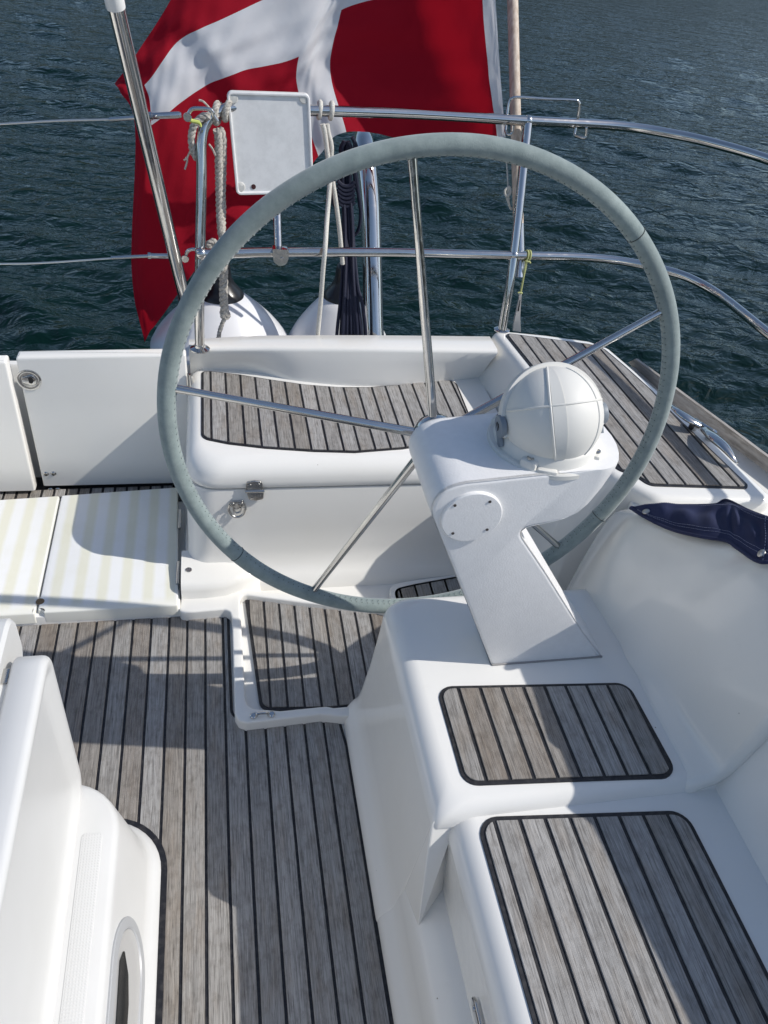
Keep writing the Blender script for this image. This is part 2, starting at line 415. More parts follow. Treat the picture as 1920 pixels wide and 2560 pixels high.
# raised surround of the helm footwell
def footwell():
    base = slab(MB(), fillet([(.03, 1.165), (.9, 1.165), (.9, 1.68), (-.12, 1.68), (-.12, 1.56), (.03, 1.56)], .0), -.003, .006, .001).obj('helm_footwell', GEL, boat)
    fr = [(130, 505), (150, 378), (330, 352), (540, 335), (700, 352), (1000, 382), (1500, 440), (1900, 520), (1900, 590), (1500, 483), (1000, 432), (600, 378), (568, 385), (553, 420), (590, 1095), (604, 1138), (645, 1162), (830, 1178), (1150, 1146), (1200, 1157), (1500, 1130), (1500, 1215), (1240, 1216), (1110, 1203), (830, 1237), (600, 1264), (545, 1250), (516, 1200), (497, 540), (484, 495), (450, 478)]
    P = [pz('R', u, v, .034) for u, v in fr]
    P = [(p.x, p.y) for p in P]
    m = MB(); slab(m, fillet(P, .014, 4), -.003, .034, .005)
    m.obj('footwell_frame', GEL, base, ang=50)
    teak(base, [(.052, 1.575, .015), (.21, 1.535, 0), (.40, 1.50, 0), (.62, 1.52, 0), (.78, 1.58, .03), (.78, 1.18, .02), (.5, 1.17, 0), (.25, 1.163, 0), (.075, 1.178, .03)], .014, .0428, .0895, tilt=-.01, border=.008)
    blk = slab(MB(), fillet([(.475, 1.3), (.475, 1.578, .04), (.56, 1.592, 0), (.70, 1.608, 0), (.80, 1.62), (.80, 1.3)], .01), -.003, .028, .002).obj('foot_block', GEL, base)
    teak(blk, [(.488, 1.31), (.488, 1.560, .03), (.556, 1.576, 0), (.605, 1.584, 0), (.69, 1.598, 0), (.78, 1.60), (.78, 1.31)], .028, .0485, .555, border=.009)
    # small steel pad eye on the frame
    h = MB(); a = pz('R', 645, 1218, .036); b = pz('R', 772, 1208, .036)
    for q in (a, b):
        lathe(h, [(.001, 0), (.0085, 0), (.0085, .003), (.006, .005), (.001, .005)], 16, c=q)
        lathe(h, [(.0005, .0045), (.003, .0045), (.003, .0056), (.0005, .0056)], 8, c=q)
    up = Vector((0, 0, .010)); d = (b-a)
    tube(h, crom([a+d*.18, a+d*.22+up*.8, a+d*.5+up, a+d*.78+up*.8, a+d*.82], 5), .0036, 8)
    h.obj('pad_eye', STEEL, base)
footwell()

# striped translucent step panels
STRIPE = mat('striped_translucent_plastic', (.8, .8, .75), .32)
def _st():
    m = STRIPE; tc = N(m, 'ShaderNodeTexCoord'); sx = N(m, 'ShaderNodeSeparateXYZ'); LK(m, tc.outputs['Object'], sx.inputs[0])
    ad = N(m, 'ShaderNodeMath'); ad.operation = 'ADD'; ad.inputs[1].default_value = .457+.061*20; LK(m, sx.outputs[0], ad.inputs[0])
    fl = N(m, 'ShaderNodeMath'); fl.operation = 'PINGPONG'; fl.inputs[1].default_value = .0305; LK(m, ad.outputs[0], fl.inputs[0])
    n = noise(m, 30, 2); k = N(m, 'ShaderNodeMath'); k.operation = 'MULTIPLY_ADD'; k.inputs[1].default_value = .004; LK(m, n.outputs[0], k.inputs[0]); LK(m, fl.outputs[0], k.inputs[2])
    f = maprange(m, k.outputs[0], .0105, .0215)
    sy = maprange(m, sx.outputs[1], 1.53, 1.56)
    c = mixc(m, f, (.73, .72, .61), (.79, .795, .79))
    c = mixc(m, sy, (.80, .79, .72), c)
    n2 = noise(m, 7, 5, rough=.7); c = mixc(m, .7, c, ramp(m, n2.outputs[0], [(.5, (1, 1, 1)), (.8, (.93, .92, .86))]).outputs[0], 'MULTIPLY')
    LK(m, c, PB(m).inputs['Base Color']); PB(m).inputs['Subsurface Weight'].default_value = .12; PB(m).inputs['Subsurface Radius'].default_value = (.01, .01, .008)
    n3 = noise(m, 320, 2); bump(m, n3.outputs[0], .1, .0006)
_st()
riser = slab(MB(), [(-1.5, 1.520), (-.124, 1.522), (-.128, 1.60), (-1.5, 1.60)], -.003, .034, .006).obj('step_riser', GEL, boat)
def spanel(P, holes=None):
    m = MB(); slab(m, fillet(P, .006, 4), .012, .05, .005)
    return m.obj('striped_step_panel', STRIPE, boat)
spanel([(-.494, 1.530, .004), (-.482, 1.534, .006), (-.478, 1.521, .004), (-.130, 1.520), (-.144, 2.050), (-.497, 2.022)])
spanel([(-1.3, 1.519), (-.499, 1.519, .004), (-.502, 1.532, .006), (-.4995, 1.535, .003), (-.5025, 2.021), (-1.3, 1.965)])
# little finger hole between the panels
m = MB(); c = pz('R', -900, 400, .05)
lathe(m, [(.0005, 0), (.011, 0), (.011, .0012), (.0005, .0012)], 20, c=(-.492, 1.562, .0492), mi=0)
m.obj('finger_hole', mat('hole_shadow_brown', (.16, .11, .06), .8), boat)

# gap strip of teak below the gate
gapbed = slab(MB(), [(-1.4, 1.97), (-.13, 2.04), (-.13, 2.2), (-1.4, 2.2)], -.003, .001, .0004).obj('gate_sill', BLACKR, boat)
teak(gapbed, [(-.9, 2.036, .002), (-.152, 2.072, .002), (-.150, 2.130, .002), (-.9, 2.115, .002)], .004, .0375, -.46, border=.015, seam=.008)

# stern gate (transom doors)
def gate():
    g = MB()
    def door(x0, x1, y0, y1, z0, za, zb, r=.006):
        i = len(g.v) if False else 0
        P = rrect(0, x1-x0, 0, y1-y0, r, 3); n = len(P)
        def ztop(x, dz): return za+(zb-za)*x/(x1-x0)-dz
        R = [[(x0+p[0], y0+p[1], z0) for p in P]]
        for k in range(5):
            a = math.pi/2*k/4; q = inset(P, .008*(1-math.cos(a))) if k else [Vector(p) for p in P]
            R.append([(x0+p.x, y0+p.y, ztop(p.x, .008-.008*math.sin(a))) for p in q])
        return R
    d1 = rings(MB(), door(-.567, -.094, 2.108, 2.152, .022, .486, .502)).obj('gate_door', GEL, boat)
    rings(MB(), door(-1.4, -.588, 2.085, 2.129, .022, .465, .486)).obj('gate_door', GEL, boat)
    # round flush latch
    c = Vector((-.5425, 2.108, .414)); M = axisM((0, -1, 0))
    l = MB(); lathe(l, [(.027, -.004), (.034, 0), (.0335, .0025), (.030, .0038), (.026, .003), (.025, .0008), (.0005, .0008)], 36, M, c)
    i = len(l.v); slab(l, fillet([(-.020, -.008), (-.006, -.012), (.004, -.018, .01), (.019, -.012, .01), (.021, .006, .01), (.010, .019, .01), (-.003, .014), (-.020, .009)], .006, 4), 0, .0042, .0015)
    Mx = M.copy(); xform(l, i, lambda p: c+Vector((p.x, -p.z, p.y)))
    lo = l.obj('flush_latch', STEEL, d1)
    k = MB(); i = len(k.v); slab(k, fillet([(-.001, -.009), (.008, -.010), (.014, 0, .006), (.008, .012), (-.001, .009)], .004, 4), .0040, .0048, .0003)
    xform(k, i, lambda p: c+Vector((p.x, -p.z, p.y))); k.obj('latch_slot', DARK, lo)
    s = MB()
    for u, v in ((398, 985), (462, 982), (438, 1124), (502, 1122)):
        q = py('X', u, v, 2.1075); lathe(s, [(.0005, 0), (.0085, 0), (.0075, .001), (.0055, .0022), (.005, .0045), (.0005, .005)], 14, M, q)
    s.split('bolt_head', STEELD, d1)
    # gate hinges beside the bench
    h = MB()
    for z0, z1 in ((.30, .44),):
        tube(h, [(-.083, 2.098, z0), (-.083, 2.098, z1)], .0055, 10); box(h, (-.086, 2.104, (z0+z1)/2), (.016, .004, z1-z0))
    h.obj('gate_hinge', STEEL, d1)
    h = MB()
    for yy in (1.88, 1.64):
        tube(h, [(-.1335, yy-.04, .052), (-.1335, yy+.05, .052)], .005, 10)
    h.split('panel_hinge', STEEL, boat)
gate()

# transom wall behind the aft bench
def transom():
    tf = [pz('K', u, v, z) for u, v, z in ((170, 100, .503), (430, 97, .516), (700, 100, .53), (1100, 103, .545), (1500, 108, .55))]
    tb = [pz('K', u, v, z) for u, v, z in ((170, 80, .503), (430, 62, .516), (700, 58, .53), (1100, 58, .545), (1500, 61, .55))]
    bt = [Vector((-.085, 2.166, .42)), Vector((.09, 2.155, .42)), Vector((.25, 2.094, .42)), Vector((.50, 2.065, .42)), Vector((.80, 2.12, .42))]
    lo = [Vector((b.x, b.y, -.003)) for b in bt]
    tf[0].x = bt[0].x = tb[0].x = lo[0].x = -.086
    tf[-1].x = tb[-1].x = .86; bt[-1].x = lo[-1].x = .84
    def cr(L): return crom(L, 8)
    f, b, t, l = cr(tf), cr(tb), cr(bt), cr(lo)
    rows = [l, t]
    for k in range(1, 5): rows.append([p.lerp(q, k/5) for p, q in zip(t, f)])
    rows[-1] = [q-Vector((0, 0, .012)) for q in f]
    for k in range(1, 4):
        a = math.pi/2*k/3; rows.append([q+Vector((0, .012*(1-math.cos(a)), -.012+.012*math.sin(a))) for q in f])
    rows.append([q+Vector((0, .03, .0)) for q in b]); rows.append([q+Vector((0, .045, -.012)) for q in b]); rows.append([q+Vector((0, .05, -.2)) for q in b]); rows.append([Vector((q.x, q.y+.05, -.003)) for q in b])
    g = grid(rows)
    n = len(f); g.f.append(tuple(i*n for i in range(len(rows)))); g.f.append(tuple(i*n+n-1 for i in range(len(rows)))); g.m += [0, 0]
    return g.obj('transom_wall', GEL, boat, ang=60)
transom()

# aft bench
def bench():
    N_ = 8
    def rg(xl, yf, z, rad=.07): return [(p[0], p[1], z) for p in rrect(xl, .84, yf, 2.168, [rad, .001, .001, .02], N_)]
    R = [rg(-.120, 1.60, -.003, .03), rg(-.118, 1.605, .03, .03), rg(-.112, 1.625, .05, .05), rg(-.106, 1.643, .075, .06), rg(-.102, 1.652, .12, .07), rg(-.100, 1.656, .2, .075), rg(-.098, 1.658, .335, .08), rg(-.0965, 1.6595, .3405, .08), rg(-.088, 1.668, .3415, .08)]
    b = rings(MB(), R).obj('aft_bench', GEL, boat)
    # lid
    R = [rg(-.088, 1.668, .3445, .08), rg(-.0945, 1.6575, .347, .085), rg(-.097, 1.655, .351, .085), rg(-.0955, 1.6565, .366, .085)]
    for k in range(1, 9):
        a = math.pi/2*k/8; R.append(rg(-.0955+.040*(1-math.cos(a)), 1.6565+.055*(1-math.cos(a)), .366+.054*math.sin(a), .085+.01*math.cos(a)))
    lid = rings(MB(), R).obj('bench_lid', GEL, b, ang=50)
    # raised margin and teak
    o = [(-.053, 1.785, .035), (.02, 1.757, 0), (.115, 1.735, 0), (.248, 1.716, 0), (.36, 1.708, 0), (.50, 1.722, 0), (.62, 1.75, 0), (.74, 1.80, .03), (.752, 2.10, .03), (.66, 2.105, 0), (.56, 2.072, 0), (.46, 2.057, 0), (.36, 2.057, 0), (.26, 2.072, 0), (.16, 2.100, 0), (.06, 2.132, 0), (-.02, 2.150, 0), (-.053, 2.150, .03)]
    P = [(p.x, p.y) for p in crom([Vector((q[0], q[1], 0)) for q in o], 1, True)]
    teak(lid, o, .4225, .0446, -.0255, border=.007, fil=.03)
    # foot ledge at the left
    R = []
    for z, y, xr in ((-.003, 1.556, .10), (.06, 1.560, .09), (.075, 1.568, .075), (.081, 1.58, .06), (.088, 1.66, .02)):
        R.append([(-.122, 1.70, z), (-.122, y, z), (-.06, y-.002, z), (.0, y+.004, z), (xr, y+.04, z), (xr+.04, 1.70, z)])
    led = rings(MB(), R).obj('foot_ledge', GEL, b, ang=50)
    l = MB(); q = pz('K', 140, 1180, .085); lathe(l, [(.0005, 0), (.0095, 0), (.0085, .002), (.006, .002), (.0055, .0005), (.0005, .0005)], 18, c=q); l.obj('drain_fitting', STEELD, led)
    # hinge
    h = MB(); Mf = lambda p, c: c+Vector((p.x, -p.z, p.y))
    c = py('H', 965, 540, 1.6535)
    def plate(P, z0, z1, bev): 
        i = len(h.v); slab(h, fillet(P, .006, 4), z0, z1, bev); xform(h, i, lambda p: Mf(p, c))
    plate([(-.024, .003), (.024, .003), (.019, .030), (.0, .034), (-.022, .030)], 0, .0045, .002)
    plate([(-.022, -.003), (.025, -.003), (.024, -.030), (.004, -.035), (-.015, -.031)], 0, .0045, .002)
    i = len(h.v); tube(h, [(-.025, -.005, 0), (.026, -.005, 0)], .0045, 12); xform(h, i, lambda p: c+p)
    for sx_, sz in ((-.013, .018), (.010, .020), (-.007, -.018), (.013, -.017)):
        lathe(h, [(.0005, 0), (.0058, 0), (.0052, .0018), (.003, .0018), (.0026, .0004), (.0005, .0004)], 14, axisM((0, -1, 0)), c+Vector((sx_, -.0045, sz)))
    h.obj('lid_hinge', STEELD, b)
    # lashing eye
    e = MB(); c2 = py('H', 600, 880, 1.655); i = len(e.v)
    slab(e, fillet([(-.020, .020), (.018, .023), (.020, .008), (.008, -.004), (.0, -.010), (-.010, -.003), (-.020, .008)], .006, 4), 0, .004, .0015); xform(e, i, lambda p: Mf(p, c2))
    tube(e, crom([c2+Vector(q) for q in ((-.019, -.006, .012), (-.022, -.010, -.004), (-.014, -.013, -.020), (.001, -.014, -.026), (.016, -.013, -.018), (.022, -.010, -.002), (.019, -.006, .012))], 5), .0036, 10)
    tube(e, crom([c2+Vector(q) for q in ((-.009, -.004, -.004), (-.007, -.007, -.013), (.001, -.008, -.016), (.009, -.007, -.011), (.010, -.004, -.002))], 5), .0026, 8)
    for sx_ in (-.012, .011): lathe(e, [(.0005, 0), (.0072, 0), (.006, .003), (.003, .0035), (.0025, .0015), (.0005, .0015)], 14, axisM((0, -1, 0)), c2+Vector((sx_, -.004, .010)))
    e.obj('lashing_eye', STEELD, b)
bench()

# helm seat block and side bench
def seats():
    def rg(xl, yf, yb, z, r=(.05, .05)): return [(p[0], p[1], z) for p in rrect(xl, .93, yf, yb, [r[0], .001, .001, r[1]], 7)]
    prof = [(.281, -.003), (.2835, .018), (.2905, .032), (.3015, .045), (.3105, .062), (.3175, .10), (.329, .2), (.337, .3), (.341, .375)]
    R = [rg(x, .640, 1.185-(z*.03), z, (.010, .05)) for x, z in prof]
    x0, y0, y1, z0, r = .341, .6375, 1.172, .375, .045
    for k in range(0, 9):
        a = math.pi/2*k/8; c = 1-math.cos(a); s = math.sin(a)
        R.append(rg(x0+.042*c, y0+.032*c, y1-.035*c, z0+r*s, (.012+.03*c, .05)))
    h = rings(MB(), R).obj('helm_seat', GEL, boat, ang=50)
    teak(h, [(.4045, .6870), (.818, .6570), (.811, .877), (.404, .9065)], .4225, .0449, .4475, border=.008, fil=.031, seam=.0072)
    prof = [(.283, -.003), (.285, .018), (.292, .032), (.303, .045), (.312, .062), (.318, .10), (.325, .145), (.335, .168), (.384, .19), (.382, .25), (.374, .35)]
    def rg2(xl, z, yb=.70): return [(p[0], p[1], z) for p in rrect(xl, 1.0, -1.1, .70, [.03, .001, .001, .002], 3)]
    R = [rg2(x, z) for x, z in prof]
    for k in range(0, 9):
        a = math.pi/2*k/8; R.append(rg2(.374+.045*(1-math.cos(a)), .35+.045*math.sin(a), .655))
    s = rings(MB(), R).obj('side_bench', GEL, boat, ang=50)
    teak(s, [(.417, -1.0), (.815, -1.0), (.813, .5, 0), (.812, .606), (.417, .640)], .3975, .0462, .4488, border=.009, fil=.036, seam=.0076)
    # tapering end of the helm seat side
    V = [(.340, .645, .392), (.392, .645, .385), (.386, .612, .19), (.3305, .562, .160), (.3225, .645, .135), (.39, .66, .13), (.380, .640, .345)]
    F = [(0, 3, 2, 6, 1), (0, 4, 3), (4, 5, 2, 3), (5, 1, 6, 2), (0, 1, 5, 4)]
    MB().add(V, F).obj('side_fairing', GEL, h, smooth=False)
    fa = bpy.data.objects['side_fairing']; bv = fa.modifiers.new('bevel', 'BEVEL'); bv.width = .004; bv.segments = 3
    # catch on the bench side
    c = MB(); p = px_('M', 1030, 2060, .378)
    i = len(c.v); slab(c, fillet([(-.045, -.011), (.02, -.013), (.033, 0, .003), (.02, .013), (-.045, .011)], .004, 3), 0, .006, .002); xform(c, i, lambda q: Vector((p.x-.002-q.z, p.y+q.x, p.z+q.y)))
    lathe(c, [(.0005, 0), (.0045, 0), (.004, .002), (.0005, .002)], 12, axisM((-1, 0, 0)), p+Vector((-.008, .015, 0)))
    c.obj('locker_catch', STEEL, s)
CR['M'] = (880, 1900, .31344)
def px_(c, u, v, x): r = _ray(c, u, v); return Vector(CC+r*(x-CC[0])/r[0])
seats()

# coamings
def resample(P, n, sub=10):
    C = crom(P, sub); d = [0]
    for i in range(1, len(C)): d.append(d[-1]+(C[i]-C[i-1]).length)
    out = []
    for k in range(n):
        t = d[-1]*k/(n-1); j = 0
        while j < len(d)-2 and d[j+1] < t: j += 1
        q = (t-d[j])/max(1e-9, d[j+1]-d[j]); out.append(C[j].lerp(C[j+1], min(1, q)))
    return out
def coaming():
    S = {
     .652: [(.79, -.003), (.806, .22), (.822, .385), (.840, .4225), (.870, .440), (.890, .475), (.899, .53), (.906, .60), (.927, .69), (.962, .77), (1.015, .84), (1.06, .880), (1.106, .90), (1.2, .90), (1.33, .80), (1.42, .62), (1.45, .515)],
     .75: [(.79, -.003), (.806, .22), (.822, .385), (.840, .4225), (.868, .445), (.884, .49), (.897, .56), (.919, .645), (.953, .735), (1.00, .815), (1.055, .87), (1.106, .90), (1.2, .90), (1.32, .80), (1.41, .62), (1.44, .515)],
     .87: [(.79, -.003), (.806, .22), (.822, .385), (.840, .4225), (.863, .448), (.880, .50), (.897, .58), (.920, .67), (.943, .74), (.963, .772), (1.04, .855), (1.106, .90), (1.18, .88), (1.28, .78), (1.38, .62), (1.42, .515)],
     .95: [(.79, -.003), (.806, .22), (.822, .385), (.840, .4225), (.858, .45), (.876, .50), (.893, .57), (.917, .65), (.937, .705), (.957, .735), (1.01, .765), (1.08, .79), (1.15, .78), (1.25, .70), (1.36, .58), (1.40, .515)],
     1.05: [(.79, -.003), (.806, .22), (.822, .37), (.838, .43), (.853, .48), (.880, .56), (.908, .625), (.922, .66), (.940, .68), (1.0, .70), (1.06, .71), (1.12, .69), (1.2, .62), (1.32, .54), (1.38, .512)],
     1.18: [(.79, -.003), (.808, .22), (.826, .37), (.846, .465), (.868, .54), (.888, .588), (.900, .610), (.918, .622), (.97, .63), (1.03, .62), (1.09, .60), (1.18, .55), (1.28, .515), (1.36, .505)],
     1.32: [(.860, -.003), (.900, .30), (.925, .44), (.945, .50), (.962, .512), (.985, .516), (1.01, .517), (1.05, .517), (1.09, .516), (1.14, .515), (1.2, .515), (1.28, .512), (1.35, .50)]}
    ys = sorted(S); n = 90
    rows0 = [resample([Vector((x, y, z)) for x, z in S[y]], n) for y in ys]
    rows = []
    cols = [crom([r[k] for r in rows0], 8) for k in range(n)]
    rows = [[c[i] for c in cols] for i in range(len(cols[0]))]
    g = grid(rows); 
    # front end face, slightly rounded over
    fr = rows[0]; L = len(fr); nn = []
    for k in range(L):
        t = (fr[min(k+1, L-1)]-fr[max(k-1, 0)]).normalized(); nn.append(Vector((t.z, 0, -t.x)))
    def offr(d, y): return [Vector((p.x, y, p.z))+q*d for p, q in zip(fr, nn)]
    bb = grid([offr(.055, .648), offr(.030, .640), offr(.020, .6375), offr(.010, .6385), offr(.003, .644), fr])
    g.add(bb.v, bb.f)
    o = g.obj('helm_coaming', GELW, boat, ang=60, fix=True)
    S2 = [(.885, .30), (.888, .36), (.900, .42), (.935, .54), (.985, .68), (1.05, .80), (1.10, .865), (1.15, .90), (1.22, .90), (1.35, .80), (1.44, .62), (1.47, .515)]
    rows = []
    for y in (-1.6, -.8, -.2, .16, .35, .48, .52, .57, .66):
        k = min(1, max(0, (y-.49)/.05)); cx = (1.146+(.49-y)*.09)*(1-k)+1.106*k
        rows.append(resample([Vector((x+(cx-1.15)*min(1, max(0, (x-.90)/.2)), y, z)) for x, z in S2], 40))
    grid(rows).obj('side_coaming', GEL, boat, ang=60)
coaming()

# quarter deck and side deck
def deck():
    top = [(.868, 2.195, .03), (.895, 1.92, 0), (.936, 1.455, .03), (.958, 1.400, .03), (1.004, 1.335, .04), (1.035, 1.298, .05), (1.362, 1.278, .032), (1.335, 1.50, 0), (1.300, 1.72, 0), (1.295, 1.80, .05), (1.243, 2.075, .04), (1.19, 2.125, .04), (1.05, 2.163, 0)]
    T = fillet(top, .03, 5)
    def shift(P, k):   # inboard walls splay outwards going down
        out = []
        for p in P:
            w = max(0, min(1, (1.02-p.x)/.08)) if p.y > 1.36 else 0
            wf = 1 if p.y < 1.36 and p.x < 1.2 else 0
            out.append((p.x-.085*k*w, p.y, 0))
        return out
    R = []
    for z, k in ((-.003, 1.0), (.30, .72), (.42, .48), (.50, .2), (.535, .05)):
        R.append([(p[0], p[1], z) for p in shift(T, k)])
    for k in range(1, 6):
        a = math.pi/2*k/5; q = inset(T, .022*(1-math.cos(a))); R.append([(p.x, p.y, .540+.022*math.sin(a)) for p in q])
    d = rings(MB(), R).obj('quarter_deck', GEL, boat, ang=55)
    teak(d, [(.903, 2.160, .02), (.924, 1.92, 0), (.966, 1.455, .03), (.983, 1.415, .03), (1.016, 1.392, .03), (1.036, 1.350, .03), (1.298, 1.327, .018), (1.309, 1.345, .01), (1.287, 1.52, 0), (1.266, 1.70, .05), (1.262, 1.80, .06), (1.240, 1.94, .06), (1.215, 2.062, .04), (1.178, 2.09, .04)], .5645, .0475, 1.2405+.0475*.5-.0235, tilt=.045, border=.008, fil=.02)
    sd = MB(); slab(sd, [(1.00, 1.40), (.99, 1.26), (1.36, .66), (1.40, -3.2), (1.81, -3.2), (1.78, -1.2), (1.68, .3), (1.59, .9), (1.462, 1.43), (1.405, 1.62), (1.35, 1.80), (1.32, 2.02), (1.22, 2.0), (1.22, 1.40)], .40, .523, .004)
    s = sd.obj('side_deck', GEL, boat, ang=50)
    # toe rail
    bi = [pz('S', u, v, .525) for u, v in ((345, 195), (555, 395), (760, 590), (1210, 918), (1659, 1245))]
    tp = [pz('S', u, v, .572) for u, v in ((430, 175), (700, 372), (960, 565), (1310, 820), (1659, 1080))]
    bi += [Vector((1.57, .9, .525)), Vector((1.66, .3, .525)), Vector((1.76, -1.2, .525)), Vector((1.79, -3, .525))]
    tp += [Vector((1.585, .9, .572)), Vector((1.68, .3, .572)), Vector((1.78, -1.2, .572)), Vector((1.82, -3, .572))]
    bi = crom(bi, 5); tp = crom(tp, 5); R = []
    for a, b in zip(bi, tp):
        w = Vector((b.x-a.x, b.y-a.y, 0)); up_ = Vector((0, 0, .572-.525))
        out = Vector((.975, .22, 0))
        R.append([a+Vector((0, 0, -.006)), a.lerp(b, .80)-out*.003, b-out*.010+Vector((0, 0, .0)), b, b+out*.006-up_*.2, a+out*.035, a+out*.03+Vector((0, 0, -.03))])
    rings(MB(), R).obj('toe_rail', RAILW, boat, ang=30)
deck()

# coachroof and companionway ahead of the cockpit (out of frame, seen in reflections)
def ahead():
    def rg(d, z): return [(p[0], p[1], z) for p in rrect(-1.55+d, .9-d, -3.3, -1.35-d*.6, .12, 5)]
    rings(MB(), [rg(0, -.003), rg(.02, .5), rg(.08, .86), rg(.12, .92), rg(.2, .95), rg(.5, .98)]).obj('coachroof', GEL, boat)
ahead()

# mooring cleat on the quarter
def cleat():
    e = empty('mooring_cleat', (1.30, 1.6, .56), 'polished metal mooring cleat with two long horns beside the wooden toe rail', 'cleat')
    def horn(P, w, nm):
        P = crom(P, 6); L = len(P); m = MB(); R = []
        ws = crom([Vector((a, b, 0)) for a, b in w], 6)
        for i, p in enumerate(P):
            t = (P[min(i+1, L-1)]-P[max(i-1, 0)]).normalized(); s = t.cross(Vector((0, 0, 1))).normalized(); u = s.cross(t)
            a, b = ws[i].x, ws[i].y
            R.append([p+s*math.cos(q)*a+u*math.sin(q)*b for q in [2*math.pi*k/18 for k in range(18)]])
        return rings(m, R).obj(nm, STEEL, e)
    z = .592
    A_ = [pz('S', u, v, zz) for u, v, zz in ((735, 600, .600), (800, 665, .606), (900, 735, .603), (1010, 800, .590))]
    horn(A_, [(.003, .002), (.011, .006), (.016, .008), (.016, .009)], 'horn')
    B_ = [pz('S', u, v, zz) for u, v, zz in ((1075, 850, .590), (1150, 920, .602), (1250, 1010, .604), (1345, 1130, .590), (1362, 1160, .575))]
    horn(B_, [(.016, .009), (.019, .010), (.016, .009), (.008, .005), (.004, .003)], 'horn')
    m = MB(); a = pz('S', 960, 800, .575); b = pz('S', 1120, 900, .575)
    tube(m, [a+Vector((0, 0, -.03)), a+Vector((0, 0, .015))], .012, 16); tube(m, [b+Vector((0, 0, -.03)), b+Vector((0, 0, .015))], .012, 16); tube(m, [a+Vector((0, 0, .012)), b+Vector((0, 0, .012))], .008, 12)
    m.obj('base_post', STEEL, e)
cleat()

# ================================================================== STEERING PEDESTAL
def pedestal():
    e = empty('steering_pedestal', (.62, 1.0, .42), 'white textured steering pedestal with round cover plate standing on the helm seat', 'pedestal')
    YF = .95; D = .155
    # outline of the front face, photo sight lines on the plane y = YF;  w = share in the rounded right end
    o = [(710, 2015, 0), (500, 1480, 0), (290, 960, 0), (283, 900, 0), (300, 850, 0), (345, 790, 0), (400, 752, 0), (465, 727, 0), (540, 710, 0), (700, 694, 0), (900, 671, 0), (1200, 640, 0), (1380, 622, .35), (1470, 612, .8), (1498, 612, 1), (1500, 625, 1), (1480, 665, 1),
         (1420, 770, .9), (1340, 880, .8), (1290, 930, .7), (1220, 965, .5), (1120, 992, .3), (1030, 1010, .15), (960, 1030, 0), (932, 1052, 0), (926, 1075, 0), (935, 1105, 0), (1100, 1350, 0), (1368, 1780, 0), (1490, 1972, 0)]
    P = [(py('N', u, v, YF), w) for u, v, w in o]
    n = len(P)
    import mathutils
    def ring(y, t, ins=0.):
        # t 0..1 through the depth; pod is deeper than the column
        pts = [(p.x, p.z) for p, w in P]
        q = inset(pts, ins) if ins else [Vector(a) for a in pts]
        out = []
        for (p, w), b in zip(P, q):
            bul = math.sqrt(max(0, 1-(2*t-1)**2))*.062 if t > 0 else 0
            w2 = w**.6; bx, bz = b[0]*(1-w2)+p.x*w2, b[1]*(1-w2)+p.z*w2
            yy = y if t > 0 else YF+(y-YF)*(1-w2)
            out.append(Vector((bx+bul*w, yy, bz)))
        return out
    def colcut(r, lim):   # the column part stays shallow
        out = []
        for p in r:
            out.append(p)
        return out
    DP = .20
    R = []
    for k in range(5):
        a = math.pi/2*k/4; R.append(ring(YF+.007*(1-math.cos(a)), .0, .007*(1-math.sin(a))))
    for t in (.004, .015, .035, .06, .1, .16, .25, .36, .5, .64, .75, .85, .92, .97): R.append(ring(YF+DP*t, t))
    for k in range(4): 
        a = math.pi/2*k/3; R.append(ring(YF+DP-.007+.007*math.sin(a), 1.0, .007*(1-math.cos(a))))
    # taper the lower column: less depth towards the floor
    def tap(p):
        f = min(1, max(0, (p.z-.42)/.36)); dmax = .10+.10*f
        y = YF+(p.y-YF)*min(1, dmax/DP) if p.z < .80 else p.y
        return Vector((p.x, y, max(p.z, .4205)))
    R = [[tap(p) for p in r] for r in R]
    b = rings(MB(), R).obj('pedestal_body', PAINT, e, ang=40)
    # flared gusset to the right of the column
    a0 = py('N', 945, 1040, YF+.03); a1 = py('N', 1490, 1972, YF+.006); a0b = Vector((a0.x+.02, YF+.10, a0.z-.01))
    mid = py('N', 1255, 1545, YF+.05)
    # round cover
    c = py('N', 566, 944, YF-.001); m = MB(); M = axisM((0, -1, 0))
    rad = .0535
    lathe(m, [(rad, -.002), (rad, .0045), (rad-.0015, .006), (rad-.004, .0062), (.001, .0062)], 64, M, c)
    cp = m.obj('cover_plate', PAINT, e)
    s = MB()
    for u, v in ((450, 868), (700, 842), (435, 1068), (680, 1041)):
        q = py('N', u, v, YF-.0075); lathe(s, [(.0005, 0), (.0028, 0), (.0026, .001), (.0005, .001)], 12, M, q)
    s.split('screw', mat('dark_screw', (.06, .05, .045), .5), cp)
    # bead of sealant along the foot
    f = MB(); q = [py('N', u, v, YF-.001) for u, v in ((712, 2018), (1490, 1976))]
    tube(f, [(q[0].x, YF-.001, .4215), (q[1].x, YF-.001, .4215)], .0022, 8); tube(f, [(q[0].x-.001, YF, .4215), (q[0].x-.001, YF+.1, .4215)], .0022, 8)
    f.obj('sealant_bead', mat('grey_sealant', (.30, .29, .28), .7), e)
pedestal()

